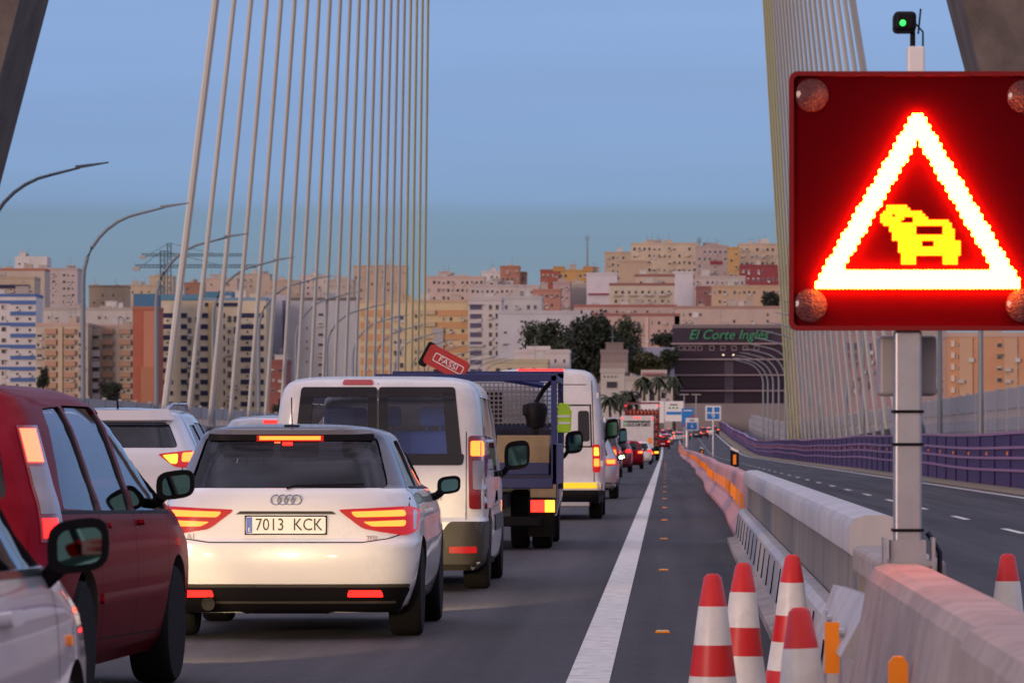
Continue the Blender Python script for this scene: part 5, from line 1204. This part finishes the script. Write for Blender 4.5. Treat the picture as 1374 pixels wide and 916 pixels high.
b = Bld('small red brick building low behind the wind screen', 360, 384, 487, 1000, (.28, .07, .05), roofbits=1); b.wins([366, 376], [497, 510, 523], 4, 4, 'd')
# skyline behind the left fan
spec = [('brown brick skyline block beside the tower cranes', 247, 272, 381, 2150, (.32, .15, .09)), ('cream skyline block left of the cranes', 200, 232, 372, 2300, (.48, .38, .24)), ('pale pink skyline block behind the teal rooftop box', 272, 318, 375, 2250, (.50, .38, .29)), ('beige stepped skyline block behind the striped tower', 318, 362, 369, 2350, (.46, .36, .27)),
        ('tan skyline block behind the rounded grey building', 362, 402, 378, 2150, (.44, .33, .23)), ('pinkish white skyline block behind the pale grey building', 402, 440, 371, 2300, (.52, .44, .40)), ('low cream skyline block left of the tall tan tower', 440, 474, 377, 2100, (.46, .38, .30)), ('tall tan tower on the skyline among the right-most cables of the left fan', 474, 546, 358, 2250, (.46, .34, .23))]
for lb, a, c, yt, z, col in spec:
    b = Bld(lb, a, c, yt, z, col, roofbits=4 if c-a > 30 else 2); n = max(2, int((c-a)/7)); b.wins(fr_(a, c, n), [yt+7, yt+15, yt+23, yt+31], 2.6, 3.2, None, .35)
b = Bld('yellow and orange striped apartment block behind the white van', 482, 628, 406, 1120, (.60, .46, .22), rc=(.5, .34, .2), roofbits=5)
ys = b.rows(16, 416, 575); b.bands(484, 522, ys, 8, (.55, .27, .08), 'orange_band', .25); b.bands(587, 628.3, ys, 8, (.55, .27, .08), 'orange_band', .25); b.bands(556, 584, ys, 6, (.50, .36, .2), 'tan_balcony', .9)
b.wins([491, 513, 596, 605, 621], [y+12 for y in ys], 3.6, 4.6, 'd'); b.wins([558.5], [y+8 for y in ys], 3.4, 5, 'd3'); b.wins([587+0], [440], .1, .1)
b.box('glazed_balcony', 580, 595, 440, 470, (.35, .34, .36), .8); b.wins([584, 591], [446, 461], 5.5, 8, 'd0'); b.wins([531, 539], [y+10 for y in ys], 5, 7, 'd')
b = Bld('white block with broad lilac windows right of the yellow block', 628, 673, 403, 1110, (.52, .48, .46), roofbits=1)
ys = b.rows(12.3, 408, 545); b.wins([638.5], [y+4 for y in ys], 17, 7, 'l3'); b.wins([658, 667], [y+4 for y in ys], 4.4, 7, 'd0')
b = Bld('pale grey block with terrace just right of the lilac-windowed one', 672, 727, 401, 1180, (.47, .47, .48), roofbits=2); b.wins([679, 694, 709, 718], [412, 421], 4, 6, 'l')
b = Bld('blank white-grey wall building behind the dark trees', 668, 792, 421, 1080, (.47, .48, .53), roofbits=0); b.wins([678, 690, 700, 721], [431, 446], 4, 2.5, 'd3', .3); b.wins([678], [462], 6, 2, 'd3')
spec = [('pink and white rooftop row above the yellow block', 572, 650, 373, 1700, (.55, .40, .34), 6), ('small white block on the skyline beside the terracotta tower', 647, 672, 366, 1900, WHITE, 2), ('terracotta tower on the skyline left of centre', 671, 697, 359, 1850, (.42, .16, .09), 1), ('brick-pink wing joined to the terracotta tower', 692, 706, 367, 1870, (.36, .15, .10), 0),
        ('white terrace row below the terracotta tower', 630, 724, 385, 1500, (.50, .43, .42), 6), ('salmon sloping block right of the white terraces', 715, 752, 391, 1450, (.46, .19, .13), 1), ('red-brown cube building on the skyline in the middle', 725, 751, 364, 1800, (.38, .07, .03), 0), ('mustard block with two roof towers carrying the tall mast', 742, 802, 364, 1850, (.55, .30, .05), 1),
        ('pink ribbed block in front of the mustard one', 742, 765, 381, 1500, (.46, .30, .30), 1), ('cream ribbed block left of the white gable wall', 764, 789, 382, 1520, (.50, .42, .34), 2), ('white gable wall building with crimson balcony line', 787, 828, 369, 1500, (.56, .54, .60), 1),
        ('tall cream block with plain wall left in the hilltop cluster', 811, 848, 340, 1950, (.50, .38, .25), 1), ('large cream hilltop block with many balconies', 847, 936, 328, 1900, (.56, .44, .30), 5), ('plain tan wing in front of the hilltop block', 831, 868, 352, 1800, (.48, .34, .22), 0), ('grey-pink hilltop block with crimson windows', 934, 978, 332, 1880, (.42, .33, .33), 3),
        ('narrow ochre hilltop block', 977, 992, 334, 1860, (.55, .31, .06), 0), ('cream hilltop block directly left of the warning sign', 991, 1062, 329, 1950, (.54, .40, .27), 4), ('dark red brick block directly left of the warning sign', 993, 1062, 358, 1650, (.30, .03, .045), 2), ('white wall block in front of the cream balconies', 903, 930, 367, 1500, (.56, .55, .60), 0),
        ('pale pink low block below the dark red one', 932, 1000, 373, 1580, (.50, .40, .37), 5), ('orange-beige long low block above the dark glass store', 955, 1062, 386, 1400, (.52, .34, .2), 3), ('maroon-fronted low block beside the orange-beige one', 934, 958, 387, 1420, (.28, .10, .10), 0)]
for lb, a, c, yt, z, col, rb in spec:
    b = Bld(lb, a, c, yt, z, col, roofbits=rb); n = max(2, int((c-a)/6.5)); pit = 9.6*1850/z
    if 'gable' in lb: b.box('crimson_balcony', 789, 817, 393.5, 395.5, (.3, .01, .06), .9); continue
    if 'white wall' in lb or 'plain tan' in lb: continue
    if 'mustard' in lb:
        b.box('roof_tower', 742, 758, 357, 364, (.45, .22, .04), 3, -4); b.box('roof_tower', 782, 796, 357, 364, (.45, .22, .04), 3, -4)
    b.wins(fr_(a+1, c-1, n), [yt+6+pit*i for i in range(6)], 3, 4.2, 'l' if 'grey-pink' in lb or 'dark red' in lb else None, .25)
    if 'balconies' in lb or 'cream hilltop' in lb:
        for i in range(7): b.box('balcony', a+3+i*(c-a-8)/7, a+3+(i+.6)*(c-a-8)/7, yt+14+9*(i % 3), yt+15.6+9*(i % 3), (.6, .5, .38), 1.)
    if 'grey-pink' in lb: b.box('crimson_panel', 953, 969, 350, 355, (.25, .02, .05), .3)
b = Bld('cream four-storey block with red cornice and balconies on the hill', 818, 905, 383, 1440, (.52, .44, .33), rc=(.28, .10, .09), roofbits=3)
b.wins(fr_(822, 902, 9), [392, 404], 3.4, 4.4); 
for x in (829, 849, 871, 890): b.box('balcony', x-6, x+6, 396, 397.5, (.35, .28, .24), 1.0); b.box('balcony', x-6, x+6, 408, 409.5, (.35, .28, .24), 1.0)
b = Bld('small red-roofed penthouse on top of the red-corniced block', 852, 905, 371, 1460, (.50, .40, .30), rc=(.30, .10, .09), roofbits=1); b.wins([860, 874, 890], [379], 3, 3, 'd3')
b = Bld('long pink block with terracotta roof edge behind the trees', 752, 912, 424, 1300, (.50, .33, .27), rc=(.32, .11, .09), roofbits=0)
b.wins(fr_(780, 905, 15), [433, 444, 455], 3.2, 4.4, None, .2); b.box('pilaster', 866, 870, 426, 490, (.6, .42, .36), .4)
b = Bld('upper terracotta roof strip behind the long pink block', 770, 908, 412, 1380, (.47, .32, .27), rc=(.36, .11, .09), roofbits=3); b.wins(fr_(775, 905, 16), [418], 3, 3, 'd', .3)
b = Bld('beige long block above the dark glass store', 905, 1062, 414, 1300, (.50, .37, .30), rc=(.36, .2, .15), roofbits=5); b.wins([918, 926, 940, 985, 1010, 1030], [422, 431], 3, 4, None, .2)
b.box('white_notice', 929, 937, 419, 426, WHITE, .2)
# big dark store
b = Bld('dark purple glass department store with green handwritten lettering', 903, 1062, 440, 1010, (.045, .025, .05), rc=(.20, .15, .16), roofbits=1, cat='department store', name='department_store', depth=40)
M['storeglass'] = mat('store_glass', (.03, .014, .03), .25, var=.5, vscale=.35, spec=.4)
for y0, y1 in ((462, 480), (484, 501), (505, 521), (525, 541)): b.box('glass_front', 904, 1050, y0, y1, M['storeglass'], .2)
for y in (460, 481, 502, 523): b.box('floor_ledge', 893 if y > 470 else 900, 1056, y, y+2, (.36, .25, .28), 1.2)
for x in (914, 922, 930, 939, 955, 970, 985, 1000, 1015): b.box('square_frame', x-3.4, x+3.4, 463.5, 470, (.34, .26, .3), .25); b.box('pane', x-2.5, x+2.5, 464.4, 469.1, M['storeglass'], .06, .25)
b.box('mid_column', 972, 984, 484, 541, (.10, .07, .11), .5)
o = text('El Corte Inglés', 3.05, M['green_text'], b.t, (b.X(977), -.9, b.Z(449.5)), ext=.10, name='store_lettering', shear=.32, sx=.98)
for x, y in ((970.5, 476), (984, 476)):
    MB().box(b.X(x)-.2, b.X(x)+.2, -.55, -.3, b.Z(y)-.15, b.Z(y)+.15).build('lamp', emit('store_lamp', (1, .8, .5), 1.5), b.t)
# low buildings in front
b = Bld('low white building with small slit windows in front of the trees', 690, 764, 474, 900, (.55, .50, .50), roofbits=0); b.wins([731, 745, 757], [484], 2.2, 5, 'd3'); b.box('raised_wing', 706, 738, 464, 474, (.55, .50, .50), 4, -5)
b = Bld('low brown flat-roofed building right of the white panel van', 806, 842, 474, 880, (.24, .18, .17), roofbits=1); b.box('round_drum', 806, 842, 487, 500, (.30, .24, .21), 3)
b = Bld('pale low building with a square dark window below the brown one', 806, 838, 500, 820, (.50, .46, .42), roofbits=0); b.wins([821], [516], 15, 9, 'd3'); b.wins([811, 816, 821, 826], [505], 2, 2, 'd3')
b = Bld('long low white canopy building with columns left of the dark store', 834, 904, 510, 860, (.48, .43, .38), roofbits=0)
for x in (843, 850, 868, 884): b.box('column', x, x+3, 522, 596, (.55, .50, .45), .8)
b.wins([847, 858, 875, 890], [532], 6, 12, 'd3'); b.box('red_canopy', 862, 890, 500, 503, (.35, .12, .12), 2); b.box('upper_floor', 860, 895, 496, 510, (.45, .4, .36), .5)
b = Bld('long grey concrete viaduct wall below the dark store', 905, 1060, 541, 830, (.27, .23, .24), roofbits=0, cat='wall', name='viaduct_wall', parapet=False)
b = Bld('low buff building above the crane truck, beside the white low one', 652, 735, 487, 880, (.50, .42, .26), roofbits=1); b.wins([668, 684, 700, 716], [496], 6, 5, 'd3')
b = Bld('blue and white flat sheds between the trees and the store', 848, 905, 466, 1000, (.30, .33, .50), roofbits=0, cat='shed', name='shed', parapet=False)
b = Bld('dull grey street block filling in low behind the queue of lorries', 735, 812, 520, 860, (.30, .26, .24), roofbits=1); b.wins(fr_(740, 808, 6), [530, 545], 5, 6)
# right-hand side
b = Bld('orange-buff apartment block at the right behind the sign post', 1272, 1420, 452, 760, (.60, .27, .10), rc=(.5, .33, .25), roofbits=2)
ys = b.rows(15.5, 457, 575)
for x in (1296, 1356): b.box('pale_strip', x-9, x+9, 453, 560, (.55, .32, .17), .3)
b.wins([1289, 1301, 1341, 1352, 1363], [y+6 for y in ys], 7, 6); b.wins([1316], [y+6 for y in ys], 5, 7); b.bands(1276, 1281, ys, 8, (.62, .5, .4), 'pale_panel', .3)
b = Bld('pinkish office block with dark window strips behind the right cable anchorages', 1062, 1200, 448, 820, (.36, .21, .24), roofbits=2)
for x in (1137, 1147, 1157, 1167): b.wins([x], [465, 478, 491, 504, 517], 5, 11, 'l3')
b = Bld('long grey-pink low block far right behind the wind screen', 1150, 1420, 500, 900, (.34, .26, .27), roofbits=3); b.wins(fr_(1180, 1280, 10), [510, 524], 5, 6)
b = Bld('cream tower hidden mostly behind the warning sign', 1062, 1150, 345, 1900, (.5, .38, .27), roofbits=2)
b = Bld('pale block hidden mostly behind the warning sign and right cables', 1062, 1270, 395, 1500, (.5, .4, .33), roofbits=2)
# masts and cranes
def mast(px, yt, yb, z, label, cat='radio mast'):
    s = 6000/z; X = (px-893)/s; z0 = CAMH+(596-yb)/s; z1 = CAMH+(596-yt)/s
    m = MB().tube([(0, 0, 0), (0, 0, z1-z0)], [.5, .12], 6)
    for k in range(5): m.tube([(-.9, 0, (z1-z0)*(.5+.1*k)), (.9, 0, (z1-z0)*(.5+.1*k))], .08, 4)
    m.tube([(-1, 0, z1-z0-1), (0, 0, z1-z0-3)], .1, 4).tube([(1, 0, z1-z0-1), (0, 0, z1-z0-3)], .1, 4)
    tag(m.build('radio_mast', M['lamp'], loc=(X, z, z0)), label, cat)
mast(788, 314, 358, 1855, 'thin tall radio mast on the mustard building'); mast(938, 318, 333, 1885, 'short aerial mast on the hilltop block')
def tcrane(px, yt, z, jl, jr, yj, label):
    s = 6000/z; X = (px-893)/s; g0 = terr(z); H_ = CAMH+(596-yt)/s-g0; J = CAMH+(596-yj)/s-g0
    t = thing('tower_crane', label, 'tower crane', (X, z, g0), 0, 'tower cranes over the left skyline')
    def lat(p, q, w_, n):
        m = MB(); p = Vector(p); q = Vector(q); d = q-p; a = Vector((0, 1, 0)); u = d.cross(a).normalized()*w_; v = a*w_
        C4 = [u+v, u-v, -u-v, -u+v]
        for c in C4: m.tube([p+c, q+c], .16, 4)
        for k in range(n):
            for e in range(4): m.tube([p+d*(k/n)+C4[e], p+d*((k+1)/n)+C4[(e+1) % 4]], .09, 3)
        return m
    lat((0, 0, 0), (0, 0, H_), .8, 22).build('tower', M['cranesteel'], t); lat(((jl-px)/s, 0, J), ((jr-px)/s, 0, J), .5, 30).build('jib', M['cranesteel'], t)
    MB().tube([(0, 0, H_), ((jl-px)/s*.7, 0, J+.4)], .12, 4).build('jib_stay', M['cranesteel'], t); MB().tube([(0, 0, H_), ((jr-px)/s*.6, 0, J+.4)], .12, 4).build('jib_stay', M['cranesteel'], t)
    e = (jl-px)/s*.95; MB().box(e-1.3, e+1.3, -1, 1, J-1.8, J-.3).build('counterweight', M['screen'], t)
M['cranesteel'] = mat('crane_steel', (.10, .17, .20), .6)
tcrane(218, 336, 1700, 181, 345, 357, 'nearer tower crane with the lower jib beside a lamp arm'); tcrane(227, 326, 2000, 190, 330, 342, 'farther, taller tower crane with the higher jib')

# ------------------------------------------------------------------ trees
def tree(px, yb, wpx, hpx, z, label, leaf='leaf', n=2600, seed=1, name='broadleaf_tree', lobes=9, group='trees between the town buildings', yellow=None):
    r = random.Random(seed); s = 6000/z; X = (px-893)/s; base = terr(z); top = CAMH+(596-(yb-hpx))/s-base; W_ = wpx/s; Hc = hpx/s
    t = thing(name, label, 'tree', (X, z, base), 0, group); lobes = lobes+5; n = int(n*1.7)
    m = MB(); c0 = top-Hc; m.tube([(0, 0, 0), (W_*.01, 0, max(c0, 1)), (-W_*.02, 0, c0+Hc*.45)], [W_*.035+.15, W_*.03+.1, W_*.01+.05], 8); L_ = []
    for k in range(lobes):
        a = 2*pi*k/lobes+r.random(); q = r.uniform(.1, .36); zz = c0+Hc*r.uniform(.05, .80); L_.append((q*W_*cos(a), q*W_*.8*sin(a), zz, W_*r.uniform(.16, .27), Hc*r.uniform(.2, .32)))
        m.tube([(0, 0, max(c0*.9, 1)), (q*W_*cos(a)*.5, q*W_*.4*sin(a), (c0+zz)/2), (q*W_*cos(a), q*W_*.8*sin(a), zz)], [.2, .14, .05], 5)
    m.build('trunk', M['bark'], t, True); L_.append((0, 0, c0+Hc*.75, W_*.2, Hc*.24))
    v = []; f = []
    for k in range(n):
        lx, ly, lz, rw_, rh = r.choice(L_); d = Vector((r.gauss(0, 1), r.gauss(0, 1), r.gauss(0, 1))).normalized()*(r.random()**.45)
        if r.random() < .08: d *= 1.25
        c = Vector((lx+d.x*rw_, ly+d.y*rw_, lz+d.z*rh)); sz = r.uniform(.4, .85)*(W_/14+.35)
        u = Vector((r.gauss(0, 1), r.gauss(0, 1), r.gauss(0, 1))).normalized(); w_ = u.cross(Vector((r.gauss(0, 1), r.gauss(0, 1), r.gauss(0, 1)))).normalized()
        q = len(v); v += [c-u*sz*.5, c+w_*sz*.35, c+u*sz*.5, c-w_*sz*.35]; f.append((q, q+1, q+2, q+3))
    link('crown', v, f, M[leaf], t)
tree(740, 498, 75, 72, 960, 'dark spreading tree, leftmost of the big clump in the middle', seed=2, n=5200)
tree(800, 505, 92, 78, 950, 'broad dark tree in the centre of the big clump', 'leafd', n=7500, seed=3, lobes=12)
tree(843, 485, 42, 62, 1000, 'taller thin-topped tree at the right of the big clump', seed=4, n=2600)
tree(768, 500, 50, 60, 970, 'dark rounded tree between the two biggest ones', 'leafd', n=3600, seed=5)
tree(868, 506, 62, 34, 985, 'olive-green tree left of the dark store', 'leaf2', n=3600, seed=6)
tree(896, 500, 34, 34, 1000, 'small dark tree touching the dark store', seed=7, n=1800)
tree(895, 466, 44, 20, 1100, 'low round dark tree under the long pink block', 'leafd', n=1500, seed=8)
tree(1036, 412, 34, 22, 1380, 'reddish-dark tree under the red brick block', 'leafd', n=1200, seed=9)
tree(58, 517, 22, 24, 1120, 'small dark street tree at the foot of the cream block', 'leafd', n=1300, seed=10)
tree(151, 537, 32, 24, 1080, 'round clipped dark tree beside the orange-red building', 'leafd', n=2200, seed=11)
tree(371, 560, 18, 18, 960, 'small tree low behind the cables, under the red brick building', n=900, seed=12)
def palm(px, yb, z, label, seed, h=34):
    r = random.Random(seed); s = 6000/z; X = (px-893)/s; base = terr(z); top = CAMH+(596-yb+h*.6)/s-base
    t = thing('palm_tree', label, 'palm tree', (X, z, base), 0, 'palm trees in front of the low white buildings')
    MB().tube([(0, 0, 0), (.1, 0, top*.5), (0, 0, top)], [.32, .24, .2], 8).build('trunk', M['bark'], t, True)
    v = []; f = []
    for k in range(34):
        a = r.uniform(0, 2*pi); el = r.uniform(-.2, 1.2); Lg = r.uniform(1.6, 2.3); prev = None
        for i in range(7):
            q = i/6; c = Vector((cos(a)*Lg*q*cos(el*.6), sin(a)*Lg*q*cos(el*.6), top+Lg*q*sin(el)-2.1*q*q*(1.2-el*.4))); sd = Vector((-sin(a), cos(a), -.25))*(.42*(1-q*.7)+.03)
            v += [c-sd, c+Vector((0, 0, .08)), c+sd+Vector((0, 0, -.1))]
            if i: n = len(v)-6; f += [(n, n+1, n+4, n+3), (n+1, n+2, n+5, n+4)]
    link('crown', v, f, M['leaf'], t)
for i, (px, yb, z, lb) in enumerate(((818, 556, 760, 'palm tree right beside the tall white panel van'), (832, 552, 800, 'second palm tree right of the white panel van'), (844, 550, 780, 'third palm, above the box truck'), (864, 530, 820, 'palm tree in front of the white columns'), (884, 530, 810, 'palm tree between columns and dark store'), (904, 528, 830, 'palm tree at the left foot of the dark store'))): palm(px, yb, z, lb, i+30)
for i, (px, z) in enumerate(((918, 790), (934, 780), (1240, 820))):
    t = thing('mast_lamp', '%s small thin town lamp post below the dark store' % ORD[i] if i < 2 else 'small thin town lamp post behind the sign post', 'street lamp', ((px-893)/(6000/z), z, prof(z)-.4), 0, 'thin town lamp posts')
    MB().tube([(0, 0, 0), (0, 0, 7)], .1, 6).build('pole', M['screen'], t); MB().box(-.8, .8, -.15, .15, 7.001, 7.15).build('lamp_head', M['screen'], t)
